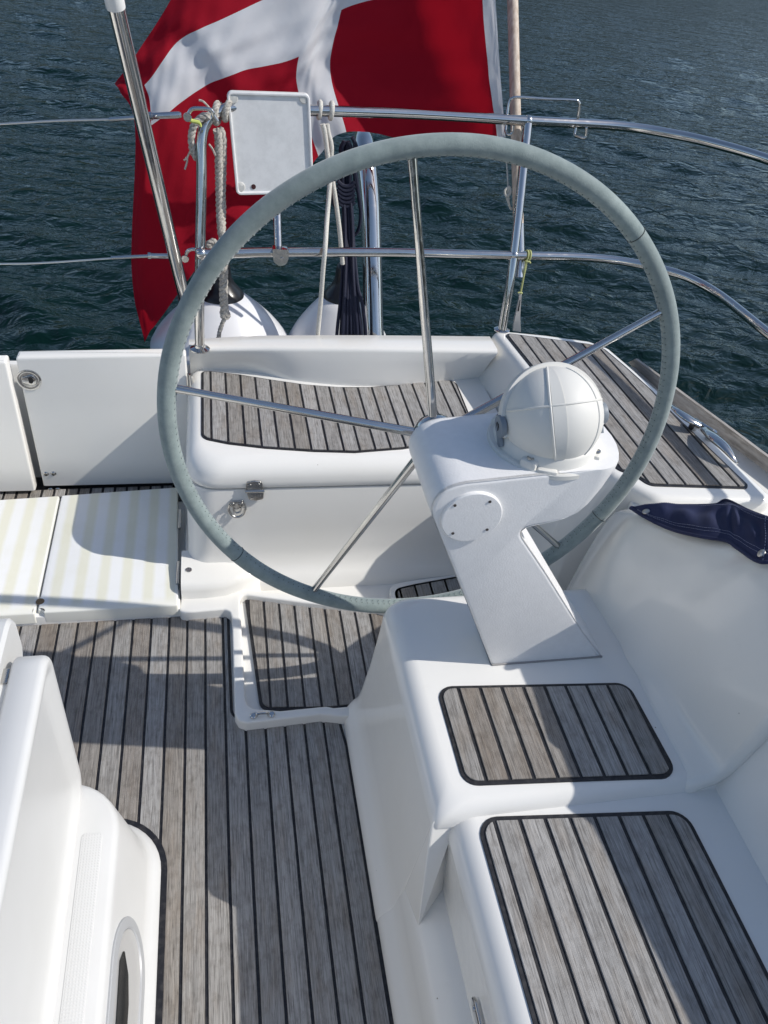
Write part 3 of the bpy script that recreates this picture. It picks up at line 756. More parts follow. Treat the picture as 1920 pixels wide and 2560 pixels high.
# ================================================================== COMPASS
IVORY = mat('ivory_plastic', (.72, .705, .655), .55)
GREYP = mat('grey_knob_plastic', (.22, .25, .28), .5)
def compass():
    e = empty('binnacle_compass', (.56, 1.01, .915), 'round ivory binnacle compass with ribbed protective cover and grey knobs', 'compass')
    ctr = pd('s', 1379, 1043, 1.325); r = .0870
    base = Vector((.563, 1.050, .9)); 
    # base ring
    m = MB(); zb = .905
    lathe(m, [(.080, zb), (.1035, zb), (.1035, zb+.008), (.101, zb+.011), (.094, zb+.012), (.090, zb+.030), (.086, zb+.036), (.075, zb+.040), (.07, zb+.04)], 72, c=(base.x, base.y, 0))
    for a, w in ((-128, .030), (-38, .030), (52, .03), (142, .03)):
        q = math.radians(a); cx, cy = base.x+.090*math.cos(q), base.y+.090*math.sin(q)
        box(m, (cx, cy, zb+.017), (.024, .030, .014), Matrix.Rotation(q, 3, 'Z'), .006)
    for a in (-108, -55):
        q = math.radians(a); cx, cy = base.x+.095*math.cos(q), base.y+.095*math.sin(q)
        box(m, (cx, cy, zb+.010), (.014, .034, .010), Matrix.Rotation(q, 3, 'Z'), .003)
    m.obj('base_ring', IVORY, e)
    s = MB()
    for a in (-128, -38, 52, 142):
        q = math.radians(a); cx, cy = base.x+.091*math.cos(q), base.y+.091*math.sin(q)
        lathe(s, [(.0005, 0), (.0065, 0), (.006, .002), (.0035, .0025), (.003, .0008), (.0005, .0008)], 16, c=(cx, cy, zb+.0248))
    s.split('screw', STEELD, e)
    # collar hoop behind the cover, knob axis along the left-right direction
    kl = pd('s', 1250, 1076, 1.31); kr = pd('s', 1517, 1041, 1.34)
    ax = (kr-kl).normalized()
    vis = Vector(CC)-ctr; vis.normalize()
    up = (Vector((0, .55, .83))-ax*ax.dot(Vector((0, .55, .83)))).normalized(); fw = ax.cross(up)
    if fw.y > 0: fw = -fw
    h = MB(); R = []
    for k in range(-4, 53):
        a = math.pi*k/48; d = ax*math.cos(a)+up*math.sin(a)
        c0 = ctr+d*(r+.001); t = fw
        wd = .010
        prof = [(-.002, -wd), (.0045, -wd), (.0055, -wd+.002), (.0055, wd-.002), (.0045, wd), (-.002, wd)]
        R.append([c0+d*p+t*q for p, q in prof])
    rings(h, R); h.obj('cover_hoop', IVORY, e, ang=45)
    # dome
    m = MB(); M = Matrix((ax, up, fw)).transposed()
    prof = [(max(.0005, r*math.sin(math.radians(a))), r*math.cos(math.radians(a))) for a in list(range(0, 181, 5))]
    prof = [(p, q) for p, q in prof]
    lathe(m, prof[::-1], 72, M, ctr)
    dm = m.obj('cover_dome', IVORY, e, ang=60)
    # ribs as thin raised arcs
    rb = MB()
    def arc(fn, a0, a1, w=.0011, n=40):
        tube(rb, [ctr+fn(a0+(a1-a0)*i/n)*(r+.0002) for i in range(n+1)], w, 8)
    def mer(lon):   # great half-circles through the two poles +-(up x ...) : vertical ribs
        l = math.radians(lon); return lambda a: (ax*math.sin(l)+fw*math.cos(l))*math.cos(a)+up*math.sin(a)
    arc(mer(-22), -math.radians(60), math.radians(74), .0023); arc(mer(40), -math.radians(58), math.radians(66), .0017)
    arc(lambda a: (ax*math.cos(a)+fw*math.sin(a))*math.cos(math.radians(14))+up*math.sin(math.radians(14)), math.radians(8), math.radians(170), .0019)
    rb.obj('cover_rib', IVORY, dm)
    # shallow groove edge next to the main rib: wide flat band
    bd = MB(); R = []
    f1, f2 = mer(-20), mer(-6)
    for i in range(41):
        a = math.radians(-60+134*i/40); R.append([ctr+f1(a)*(r-.0004), ctr+f1(a)*(r+.0012), ctr+f2(a)*(r+.0012), ctr+f2(a)*(r-.0004)])
    rings(bd, R); bd.obj('cover_band', IVORY, dm, ang=30)
    for p, s_ in ((kl, -1), (kr, 1)):
        k = MB(); c0 = ctr+ax*s_*(r-.004)+up*-.004
        lathe(k, [(.0005, 0), (.019, 0), (.0195, .008), (.0185, .0095), (.0005, .0105)], 28, axisM(ax*s_), c0+ax*s_*.004)
        box(k, c0+ax*s_*.009+up*-.018+fw*-.012, (.006, .020, .034), Matrix((ax*s_, fw, up)).transposed(), .002)
        ko = k.obj('hinge_knob', GREYP, e)
        if s_ < 0:
            l = MB(); c1 = c0+ax*s_*.0146; a_, b_ = fw, up
            for st in (((-.006, .006), (-.002, -.007), (.004, -.004), (.0, .007), (-.006, .006)), ((-.001, .008), (.006, .003), (.005, -.002))):
                tube(l, [c1+a_*x+b_*y for x, y in st], .0006, 6)
            l.obj('knob_mark', DARK, ko)
    # weathered seam line at foot of the collar
compass()

# ================================================================== WHEEL
LEATH = mat('grey_green_suede_cover', (.245, .30, .29), .85)
PB(LEATH).inputs['Sheen Weight'].default_value = .35; PB(LEATH).inputs['Sheen Roughness'].default_value = .5
_n = noise(LEATH, 420, 3); _n2 = noise(LEATH, 34, 4, rough=.7); _n3 = noise(LEATH, 5, 3)
_c = mixc(LEATH, .8, ramp(LEATH, _n2.outputs[0], [(.3, (.20, .25, .245)), (.7, (.29, .345, .335))]).outputs[0], ramp(LEATH, _n3.outputs[0], [(.35, (.80, .80, .80)), (.7, (1.1, 1.1, 1.08))]).outputs[0], 'MULTIPLY')
LK(LEATH, _c, PB(LEATH).inputs['Base Color']); bump(LEATH, _n.outputs[0], .5, .001)
def wheel():
    s = .5/.45
    c45 = Vector((.363, 1.117, .918)); C0 = Vector(CC)
    c = C0+(c45-C0)*s; r = .5; a3, a4, ph = .07, -.016, -1.384
    n = Vector((math.sin(a4)*math.cos(a3), -math.cos(a4)*math.cos(a3), math.sin(a3)))
    u = n.cross(Vector((0, 0, 1))).normalized(); v = n.cross(u)
    P = lambda th, rad=r, off=0.: c+(u*math.cos(th)+v*math.sin(th))*rad+n*off
    e = empty('steering_wheel', c, 'large five-spoke steering wheel with grey-green stitched cover behind the pedestal', 'steering wheel')
    rt = .0172
    m = MB(); K = 220; pts = []; rad = []
    rr_ = random.Random(3); off = [rr_.uniform(-1, 1) for _ in range(14)]
    for k in range(K):
        th = 2*math.pi*k/K; w = sum(off[j]*math.sin((j+2)*th*1.0+j) for j in range(14))*.00012
        pts.append(P(th, r+w)); rad.append(rt+w*.6)
    tube(m, pts, rad, 28, True); m.obj('rim_cover', LEATH, e)
    # joints of the cover
    j = MB()
    def th_of(px, pyy):
        best = min(range(720), key=lambda q: (_proj(P(2*math.pi*q/720))-Vector((px, pyy))).length); return 2*math.pi*best/720
    for px, pyy in ((1592, 586), (592, 1384), (1500, 1290)):
        t0 = th_of(px, pyy); q = []
        d = (u*math.cos(t0)+v*math.sin(t0))
        for k in range(24):
            a = 2*math.pi*k/24; q.append(P(t0)+(d*math.cos(a)+n*math.sin(a))*(rt+.0003))
        tube(j, q, .0009, 6, True)
    j.split('cover_joint', mat('dark_thread', (.05, .06, .06), .8), e)
    # stitching along the inner front edge
    stc = MB(); NS = 230
    for k in range(NS):
        th = 2*math.pi*k/NS; d = (u*math.cos(th)+v*math.sin(th)); tg = (-u*math.sin(th)+v*math.cos(th))
        a = math.radians(205)   # towards hub, slightly to the viewer
        for sg in (-1, 1):
            q1 = P(th)+(-d*math.cos(math.radians(18+sg*11))+n*math.sin(math.radians(18+sg*11)))*(rt+.0006)
            q0 = P(th)+tg*.0016+(-d*math.cos(math.radians(18))+n*math.sin(math.radians(18)))*(rt+.0009)
            tube(stc, [q1, q0], .00055, 4)
    stc.obj('stitching', mat('pale_thread', (.30, .35, .34), .8), e)
    st2 = MB()
    for k in range(NS):
        th = 2*math.pi*(k+.2)/NS; d = (u*math.cos(th)+v*math.sin(th))
        for g in (4, 32):
            a = math.radians(g); q = P(th)+(-d*math.cos(a)+n*math.sin(a))*(rt+.0001)
            lathe(st2, [(.0002, 0), (.0010, 0), (.0008, .0004), (.0002, .0004)], 6, axisM(-d*math.cos(a)+n*math.sin(a)), q)
    st2.obj('stitch_hole', mat('stitch_hole_dark', (.03, .04, .04), .9), e)
    hub = py('s', 1086, 1090, 1.185)
    for k in range(5):
        th = ph-k*2*math.pi/5; b = P(th, r-rt*.8); a = hub+(b-hub).normalized()*.036
        m = MB(); rs = []; pp = []
        for q in range(13):
            t = q/12; pp.append(a.lerp(b, t)); rs.append(.0092-.0022*t if t < .97 else .0082)
        tube(m, pp, rs, 16); m.obj('spoke', STEEL, e)
    h = MB(); lathe(h, [(.0005, -.02), (.035, -.02), (.043, -.012), (.045, .0), (.043, .008), (.02, .012), (.0005, .012)], 32, axisM(n), hub); h.obj('hub', STEEL, e)
    return c, hub, u, v
def _proj(p):
    q = RC.T @ (np.array(p)-CC); return Vector((960+FPX*q[0]/-q[2], 1280-FPX*q[1]/-q[2]))
wc, whub, wu, wv = wheel()
# the short shaft joins wheel and pod
tube_obj('wheel_shaft', [whub+Vector((0, -.13, .0)), whub+Vector((0, .02, 0))], .018, STEEL, bpy.data.objects['steering_pedestal'])

# ================================================================== PUSHPIT
def pushpit():
    e = empty('stern_rail', (-.053, 2.14, .505), 'polished stainless steel stern guard rail with upper and middle tubes', 'railing')
    r = .0145
    top = [(-.053, 2.140, .508), (-.05, 2.155, .62), (-.040, 2.20, .80), (-.030, 2.243, .96), (-.026, 2.268, 1.05), (-.012, 2.285, 1.095), (.022, 2.302, 1.122), (.08, 2.322, 1.131), (.298, 2.356, 1.131), (.589, 2.405, 1.131), (.941, 2.425, 1.131), (1.249, 2.450, 1.131), (1.42, 2.395, 1.131), (1.53, 2.30, 1.131), (1.618, 2.165, 1.131), (1.70, 1.95, 1.131), (1.76, 1.6, 1.131), (1.80, 1.0, 1.131)]
    tube_obj('upper_tube', top, r, STEEL, e, 8, 20)
    mid = [(-.038, 2.169, .785), (.07, 2.184, .785), (.178, 2.2, .785), (.499, 2.23, .785), (.916, 2.245, .785), (1.15, 2.252, .785), (1.291, 2.23, .785), (1.40, 2.175, .785), (1.462, 2.11, .785), (1.50, 1.98, .785), (1.512, 1.72, .785), (1.54, 1.2, .785)]
    tube_obj('middle_tube', mid, .0135, STEEL, e, 8, 20)
    b = pz('D', 1085, 712, .565)
    tube_obj('rail_leg', [b, Vector((.916, 2.245, .785)), Vector((.941, 2.425, 1.131))], .0145, STEEL, e, 6, 20)
    tube_obj('rail_leg', [Vector((1.45, .9, .52)), Vector((1.54, 1.2, .785)), Vector((1.80, 1.05, 1.131))], .0145, STEEL, e, 6, 20)
    f = MB(); lathe(f, [(.0005, 0), (.029, 0), (.029, .003), (.022, .0065), (.017, .009), (.0155, .016), (.0005, .016)], 28, c=(-.053, 2.140, .503)); lathe(f, [(.0005, 0), (.026, 0), (.026, .003), (.016, .008), (.0005, .008)], 28, c=(b.x, b.y+.004, .561))
    f.split('rail_foot', STEEL, e)
    # weld beads
    w = MB()
    for c in ((-.038, 2.169, .785), (.916, 2.245, .785), (.941, 2.425, 1.131)):
        lathe(w, [(.0005, -.017), (.010, -.014), (.0165, -.005), (.0165, .005), (.010, .014), (.0005, .017)], 16, axisM((0, .35, 1)), c)
    w.split('weld', STEEL, e)
pushpit()

# bracket board for an outboard motor
def board():
    YB = 2.262; shear = lambda mb: mb.__setattr__('v', [(a, b_+(z-.90)*.16, z) for a, b_, z in mb.v]); c = [py('D', *q, YB) for q in ((490, 206), (673, 212), (679, 420), (511, 423))]
    e = empty('motor_bracket_board', c[3], 'white plastic outboard motor board clamped to the stern rail, with four round buttons', 'board')
    Vp = fillet([(p.x, p.z) for p in c], .014, 6)
    if area(Vp) < 0: Vp = Vp[::-1]
    m = MB()
    def rg(ins, y): 
        q = inset(Vp, ins) if ins else Vp
        return [(p[0], y, p[1]) for p in q]
    rings(m, [rg(.002, YB+.022), rg(0, YB+.018), rg(0, YB+.003), rg(.002, YB), rg(.0055, YB), rg(.007, YB+.0012), rg(.0078, YB+.006)])
    WP = mat('scuffed_white_plastic', (.66, .66, .65), .45); n = noise(WP, 22, 5, rough=.7)
    LK(WP, ramp(WP, n.outputs[0], [(.3, (.68, .68, .67)), (.6, (.79, .79, .78))]).outputs[0], PB(WP).inputs['Base Color'])
    shear(m); b = m.obj('board_plate', WP, e, ang=30); k = MB(); M = axisM((0, -1, 0))
    for u, v in ((505, 220), (660, 221), (520, 405), (663, 400)):
        q = py('D', u, v, YB+.006); lathe(k, [(.0005, 0), (.0125, 0), (.0125, .002), (.011, .0034), (.0005, .0038)], 24, M, q)
    shear(k); k.split('button', mat('off_white_button', (.62, .61, .57), .5), e)
    h = MB(); q = py('D', 548, 405, YB+.005); lathe(h, [(.0005, 0), (.0065, 0), (.0065, .0006), (.0005, .0006)], 20, M, q); shear(h); h.obj('bolt_hole', mat('hole_red_brown', (.05, .01, .012), .8), e)
    t0 = py('D', 597, 400, YB+.034); t1 = Vector((py('D', 601, 540, 2.2).x, 2.20, .800))
    tube_obj('support_tube', [t0, t1], .0115, STEEL, e)
    j = MB(); c0 = py('D', 605, 550, 2.185)
    i = len(j.v); slab(j, fillet([(-.023, .022), (.023, .022), (.023, -.006, .01), (.016, -.022, .012), (-.004, -.028, .012), (-.020, -.014, .012)], .004, 5), -.018, .018, .004)
    xform(j, i, lambda p: c0+Vector((p.x, p.z, p.y)))
    lathe(j, [(.0005, 0), (.006, 0), (.005, .003), (.0005, .003)], 14, M, c0+Vector((.004, -.018, -.006)))
    j.obj('clamp', STEEL, e)
board()

# leaning steel pole at the gate
def pole():
    b = Vector((-.082, 2.13, .49)); m_ = pd('D', 388, 600, 2.235)
    t = pd('D', 249, 10, 1.60); b = m_+(m_-t)*.16
    d = (t-b).normalized()
    e = empty('gate_pole', b, 'thick polished steel pole with white cap leaning over the stern gate', 'pole')
    tube_obj('pole_tube', [b, t], .0178, STEEL, e, seg=28)
    c = MB(); lathe(c, [(.0005, -.012), (.0195, -.012), (.0200, -.006), (.0205, .03), (.019, .04), (.0005, .044)], 28, axisM(d), t+d*.006); c.obj('end_cap', mat('white_cap_plastic', (.8, .8, .78), .4), e)
pole()

# big steel davit tube behind the rail
def davit():
    P = [pd('U', 640, 2250, 2.66), pd('U', 622, 2050, 2.64), pd('U', 608, 1500, 2.60), pd('U', 590, 1000, 2.56), pd('U', 562, 660, 2.55), pd('U', 540, 470, 2.56), pd('U', 530, 385, 2.60), pd('U', 524, 340, 2.68), pd('U', 520, 330, 2.80), pd('U', 516, 330, 2.95)]
    e = tube_obj('davit_tube', P, .0335, STEEL, None, 8, 32)
    tag(e, 'wide mirror-polished steel tube curving up behind the rail beside the navy rope', 'davit')
davit()

# ================================================================== FLAG
FRED = mat('red_flag_cloth', (.37, .007, .022), .85); FWHT = mat('white_flag_cloth', (.76, .76, .78), .85)
for _m_ in (FRED, FWHT):
    p = PB(_m_); tr = N(_m_, 'ShaderNodeBsdfTranslucent'); mx = N(_m_, 'ShaderNodeMixShader'); mx.inputs[0].default_value = .30
    tr.inputs[0].default_value = (.50, .008, .02, 1) if _m_ is FRED else (.75, .75, .78, 1)
    out = _m_.node_tree.nodes['Material Output']; LK(_m_, p.outputs[0], mx.inputs[1]); LK(_m_, tr.outputs[0], mx.inputs[2]); LK(_m_, mx.outputs[0], out.inputs[0])
    n = noise(_m_, 900, 2); n2 = noise(_m_, 9, 4); ad = N(_m_, 'ShaderNodeMath'); ad.operation = 'MULTIPLY_ADD'; ad.inputs[1].default_value = 5; LK(_m_, n2.outputs[0], ad.inputs[0]); LK(_m_, n.outputs[0], ad.inputs[2])
    bump(_m_, ad.outputs[0], .6, .0016); p.inputs['Specular IOR Level'].default_value = .15
def flag():
    T = [  # rows top -> bottom, per column hoist -> fly: (u, v) display px and depth y
        [(1040, -420), (1055, -140), (1069, -15), (1080, 150), (1092, 297)],
        [(1012, -420), (1028, -140), (1041, -15), (1054, 150), (1073, 296)],
        [(880, -400), (890, -130), (900, -16), (905, 150), (915, 306)],
        [(762, -380), (775, -110), (738, 22), (714, 150), (748, 285)],
        [(650, -330), (700, -62), (645, 121), (648, 215), (688, 338)],
        [(480, -180), (500, 32), (515, 156), (560, 290), (610, 422)],
        [(345, 40), (388, 88), (415, 204), (430, 390), (480, 512)],
        [(278, 140), (312, 183), (326, 272), (316, 520), (345, 688)],
        [(248, 180), (258, 196), (292, 285), (284, 585), (312, 738)]]
    Y = [2.46, 2.475, 2.575, 2.555, 2.525, 2.475, 2.44, 2.41, 2.46]
    YR = [.10, .04, .0, .01, -.02]
    ctrl = []
    for i, col in enumerate(T):
        ctrl.append([py('D', u, v, Y[i]+YR[j]*(1 if i > 1 else .3)+(.014*math.sin(i*1.9+j*1.4) if i > 1 else 0)) for j, (u, v) in enumerate(col)])
    S = 14
    cols = [crom(c, S) for c in ctrl]                     # smooth down each column
    rows = []
    for j in range(len(cols[0])): rows.append(crom([c[j] for c in cols], S))
    # fine wrinkles
    nr = len(rows); nc = len(rows[0])
    for j in range(nr):
        for i in range(nc):
            a = i/S; b = j/S
            w = .006*math.sin(a*5.2+b*1.7)+.004*math.sin(a*2.3-b*6.1+1)+.0030*math.sin(a*9+b*4)+.0022*math.sin(a*3+b*15+2*math.sin(a*2))*(.5+.5*math.sin(b*2+a))+.0012*math.sin(a*17-b*9)
            rows[j][i] = rows[j][i]+Vector((0, w*min(1, a*.8), 0))
    mb = MB(); v = [p for r in rows for p in r]; f = []; mi = []
    for j in range(nr-1):
        for i in range(nc-1):
            ci, rj = i//S, j//S
            white = (ci == 0) or (ci == 3) or (rj == 1 and ci < 7)
            f.append((j*nc+i, j*nc+i+1, (j+1)*nc+i+1, (j+1)*nc+i)); mi.append(1 if white else 0)
    mb.v = [tuple(p) for p in v]; mb.f = f; mb.m = mi
    o = mb.obj('ensign_flag', [FRED, FWHT], None, ang=180)
    tag(o, 'large red flag with white cross waving over the stern rail', 'flag')
flag()

# flagpole, socket, halyard
def flagpole():
    a = py('D', 1122, 575, 2.275); b = py('D', 1114, 262, 2.475); d = (b-a)
    e = empty('flagpole', a, 'pale weathered wooden flagpole standing in a steel socket at the stern rail', 'flagpole')
    W = mat('pale_wood', (.62, .52, .42), .65); tc = N(W, 'ShaderNodeTexCoord'); mp = N(W, 'ShaderNodeMapping'); mp.inputs['Scale'].default_value = (60, 60, 4); LK(W, tc.outputs['Object'], mp.inputs[0]); n = noise(W, 2, 4, mp.outputs[0])
    LK(W, ramp(W, n.outputs[0], [(.3, (.44, .34, .26)), (.7, (.68, .59, .50))]).outputs[0], PB(W).inputs['Base Color'])
    tube_obj('wooden_staff', [a+d*.12, b, b+d*.85, b+d*2.6], .0165, W, e, seg=20)
    s = MB(); q = py('D', 1120, 480, 2.33); tube(s, [a-d*.02, a+d*.30], .0185, 20)
    s.obj('upper_socket', STEEL, e)
    s = MB(); p0 = py('T', 725, 985, 2.235); p1 = py('T', 745, 620, 2.262)
    tube(s, [p0, p0.lerp(p1, .6), p1], [.0125, .0115, .0100], 20); s.obj('lower_socket', mat('brushed_steel', (.6, .62, .66), .3, 1.0), e)
    g = MB(); tube(g, crom([py('B', u, v, y) for u, v, y in ((512, 600, 2.46), (528, 690, 2.43), (535, 800, 2.40), (527, 830, 2.40), (530, 860, 2.39), (548, 900, 2.38))], 5), .0022, 8)
    tube(g, crom([py('B', u, v, y) for u, v, y in ((534, 810, 2.39), (522, 826, 2.385), (528, 846, 2.38), (543, 838, 2.38), (546, 818, 2.385), (536, 808, 2.39), (540, 880, 2.38), (550, 905, 2.38))], 5), .0035, 8)
    o = g.obj('flag_halyard', mat('cream_cord', (.62, .60, .54), .8)); tag(o, 'thin cream cord tied off to the flagpole below the flag', 'cord')
flagpole()

def hookrack():
    m = MB(); r = .0042; y = 2.44
    L1 = [(524, 560), (530, 578), (545, 582), (557, 545)]
    P = [(525, 565, y-.03), (531, 500, y-.01), (541, 440, y), (556, 424, y), (585, 420, y), (700, 428, y), (820, 433, y), (838, 438, y), (845, 455, y), (838, 510, y), (824, 575, y-.01), (828, 588, y-.02), (845, 592, y-.035), (866, 596, y-.05), (872, 585, y-.05), (875, 552, y-.05)]
    tube(m, crom([py('B', *p) for p in P], 5), r, 10)
    tube(m, crom([py('B', *p) for p in ((525, 565, y-.03), (530, 578, y-.04), (545, 582, y-.05), (554, 570, y-.05), (558, 542, y-.05))], 5), r, 10)
    tag(m.obj('wire_holder', STEEL), 'bent steel wire holder hooked over the upper stern rail beside the flagpole', 'holder')
hookrack()

# small tapered plate hanging on a cord under the middle rail
def tally():
    m = MB(); y = 2.235
    P = [(718, 1290), (765, 1290), (748, 1500), (737, 1700), (742, 1830), (748, 1985), (600, 1960), (612, 1850), (640, 1700), (680, 1520), (712, 1380)]
    V = [(q.x, q.z) for q in [py('T', u, v, y) for u, v in P]]
    def rg(ins, yy): return [(p[0], yy, p[1]) for p in (inset(V, ins) if ins else V)]
    rings(m, [rg(.0008, y+.004), rg(0, y+.003), rg(0, y-.003), rg(.0008, y-.004)])
    e = empty('tapered_fitting', py('T', 680, 1960, y), 'tapered pale metal fitting hanging on a yellow cord below the middle rail', 'fitting')
    m.obj('plate', mat('dull_aluminium', (.55, .54, .53), .4, .6), e, smooth=False)
    s = MB(); V2 = [(q.x, q.z) for q in [py('T', u, v, y-.0045) for u, v in ((735, 1400), (745, 1400), (718, 1605), (690, 1605))]]
    rings(s, [[(a, y-.0042, b) for a, b in V2], [(a, y-.0048, b) for a, b in V2]]); s.obj('slot', DARK, e, smooth=False)
    YC = mat('yellow_green_cord', (.50, .52, .22), .8)
    c = MB()
    c_mid = Vector((.95, 2.246, .785))
    for u in (862, 908):
        q = py('T', u, 555, 2.246); tube(c, [(q.x+.0015*math.sin(a), 2.246+.0165*math.cos(a), .785+.0165*math.sin(a)) for a in [2*math.pi*k/20 for k in range(20)]], .0026, 8, True)
    tube(c, crom([py('T', u, v, 2.232) for u, v in ((880, 660), (850, 690), (835, 760), (815, 900), (785, 1080), (750, 1265))], 4), .0032, 8)
    tube(c, crom([py('T', u, v, 2.232) for u, v in ((880, 660), (862, 700), (850, 780), (800, 1000), (765, 1180), (745, 1275))], 4), .0028, 8)
    tube(c, crom([py('T', u, v, 2.230) for u, v in ((840, 680), (880, 690), (915, 700), (928, 722))], 4), .0026, 8)
    tube(c, crom([py('T', u, v, 2.230) for u, v in ((700, 1270), (735, 1262), (775, 1272), (740, 1290))], 4), .0026, 8)
    c.obj('cord', YC, e)
tally()

# ================================================================== ROPES
def rope(mb, P, r, twist=.02, n=3, jig=0., seg=7):
    P = crom(P, 8); L = [0]
    for i in range(1, len(P)): L.append(L[-1]+(P[i]-P[i-1]).length)
    steps = max(8, int(L[-1]/.0035)); C = []
    j = 0
    for k in range(steps+1):
        t = L[-1]*k/steps
        while j < len(L)-2 and L[j+1] < t: j += 1
        C.append(P[j].lerp(P[j+1], (t-L[j])/max(1e-9, L[j+1]-L[j])))
    for s in range(n):
        q = []; nn = None
        for k, c in enumerate(C):
            tg = (C[min(k+1, steps)]-C[max(k-1, 0)]).normalized()
            if nn is None: nn = tg.orthogonal().normalized()
            nn = (nn-tg*nn.dot(tg)).normalized(); b = tg.cross(nn); a = 2*math.pi*(L[-1]*k/steps/twist+s/n)
            q.append(c+(nn*math.cos(a)+b*math.sin(a))*r*.5+Vector((random.uniform(-1, 1), random.uniform(-1, 1), random.uniform(-1, 1)))*jig)
        tube(mb, q, r*.62, seg)
    return mb
OLDR = mat('old_grey_rope', (.42, .39, .34), .9); _n = noise(OLDR, 160, 4); LK(OLDR, ramp(OLDR, _n.outputs[0], [(.3, (.27, .25, .22)), (.6, (.52, .49, .44))]).outputs[0], PB(OLDR).inputs['Base Color']); bump(OLDR, _n.outputs[0], .6, .002)
WHR = mat('white_braided_rope', (.66, .64, .58), .85); _n = noise(WHR, 420, 3); bump(WHR, _n.outputs[0], .8, .0014); LK(WHR, ramp(WHR, _n.outputs[0], [(.35, (.50, .48, .43)), (.6, (.70, .68, .62))]).outputs[0], PB(WHR).inputs['Base Color'])
def loop_around(mb, c, axis, R, r, turns=1, pitch=.014, rope_=True, lean=0.):
    axis = Vector(axis).normalized(); a_ = axis.orthogonal().normalized(); b_ = axis.cross(a_); P = []
    for k in range(int(16*turns)+1):
        a = 2*math.pi*k/16; P.append(Vector(c)+axis*(pitch*k/16+lean*math.cos(a))+(a_*math.cos(a)+b_*math.sin(a))*R)
    if rope_: rope(mb, P, r, .03)
    else: tube(mb, crom(P, 3), r, 10)
def ropes():
    m = MB()
    c = Vector((.024, 2.303, 1.121))
    loop_around(m, c+Vector((-.008, 0, -.004)), (1, .1, .35), .0205, .0085, 1.0, .004, lean=.012); loop_around(m, c+Vector((.020, .006, .004)), (1, .1, .1), .0205, .0085, 1.0, .004, lean=.012)
    yy = 2.285
    rope(m, [py('V', u, v, yy) for u, v in ((620, 520), (640, 640), (645, 900), (650, 1200), (655, 1450), (660, 1620))]+[py('W', u, v, 2.27) for u, v in ((715, 60), (735, 170))], .0105, .045, jig=.0004)
    rope(m, [py('V', u, v, yy+.012) for u, v in ((660, 500), (700, 640), (700, 900), (695, 1200), (690, 1450), (695, 1640))]+[py('W', u, v, 2.28) for u, v in ((725, 80), (745, 200))], .0105, .045, jig=.0004)
    rope(m, [py('W', u, v, 2.262) for u, v in ((735, 150), (742, 350), (742, 560), (740, 720), (748, 860), (760, 940))], .0125, .05, jig=.0006)
    rope(m, [py('W', u, v, 2.258) for u, v in ((690, 230), (640, 185), (590, 215), (620, 245), (680, 200))], .010, .035, jig=.0004)
    rope(m, [py('W', u, v, 2.26) for u, v in ((790, 930), (760, 965), (735, 930), (770, 915))], .011, .03)
    rope(m, [py('W', u, v, 2.258) for u, v in ((755, 970), (725, 1040), (700, 1120), (686, 1200))], .0065, .03, jig=.0006)
    # frayed loop at the left of the leg
    rope(m, [py('V', u, v, 2.27) for u, v in ((520, 340), (440, 335), (350, 400), (290, 500), (270, 600), (275, 720), (300, 850), (350, 920))], .0095, .04, jig=.0008)
    for P in (((250, 820), (215, 900), (205, 980), (178, 1070)), ((540, 250), (490, 190), (430, 130), (370, 112)), ((510, 720), (560, 790), (600, 880)), ((205, 900), (185, 930), (165, 945))):
        tube(m, crom([py('V', u, v, 2.262) for u, v in P], 4), .0026, 6)
    tag(m.obj('frayed_rope', OLDR), 'old frayed grey rope hanging from the left corner of the stern rail', 'rope')
    m = MB(); ax = (1, .1, 0)
    for u in (135, 240):
        q = py('U', u, 165, 2.36); loop_around(m, Vector((q.x, q.y+.006, 1.131)), ax, .0195, .0068, 1.0, .003, False, .003)
    def wr(P, y): tube(m, crom([py('U', u, v, y) for u, v in P], 6), .0068, 10)
    wr([(165, 250), (180, 300), (195, 400), (215, 560), (235, 700), (225, 850), (210, 1050), (195, 1250), (180, 1400)], 2.325)
    tube(m, crom([py('U', u, v, y) for u, v, y in ((235, 700, 2.325), (222, 900, 2.30), (205, 1100, 2.26), (190, 1340, 2.19), (170, 1550, 2.18), (148, 1850, 2.19), (120, 2160, 2.20))], 6), .0068, 10)
    wr([(205, 250), (215, 320), (245, 450), (240, 600), (255, 750), (285, 950), (315, 1180), (330, 1340), (345, 1500)], 2.34)
    tag(m.obj('white_rope', WHR), 'clean white braided rope looped twice over the upper rail beside the white board', 'rope')
    # navy coil
    NV = mat('navy_rope', (.006, .009, .030), .7); n = noise(NV, 500, 2); bump(NV, n.outputs[0], .8, .001)
    m = MB(); rnd = random.Random(11)
    for k in range(26):
        s0 = rnd.uniform(-1, 1); s1 = rnd.uniform(-1, 1); y = 2.47+rnd.uniform(-.03, .03)
        P = [(375+s0*22, 400+rnd.uniform(0, 25)), (370+s0*52, 470), (375+s0*48, 560), (370+s0*38, 800), (385+s0*40, 1000), (395+s0*44, 1250), (400+s1*52, 1500), (400+s1*75, 1800), (400+s1*105, 2060), (400+s1*118, 2240)]
        yd = [y, y, y, y, y-.02, y-.05, 2.37+(y-2.47), 2.31+(y-2.47)*.5, 2.285+(y-2.47)*.3, 2.28+(y-2.47)*.3]
        tube(m, crom([py('U', u, v, q) for (u, v), q in zip(P, yd)], 4), .0058, 7)
    for k in range(6):
        P = [(300, 760+k*36), (350, 800+k*36), (410, 800+k*36), (450, 765+k*36)]
        tube(m, crom([py('U', u, v, 2.425) for u, v in P], 4), .0062, 7)
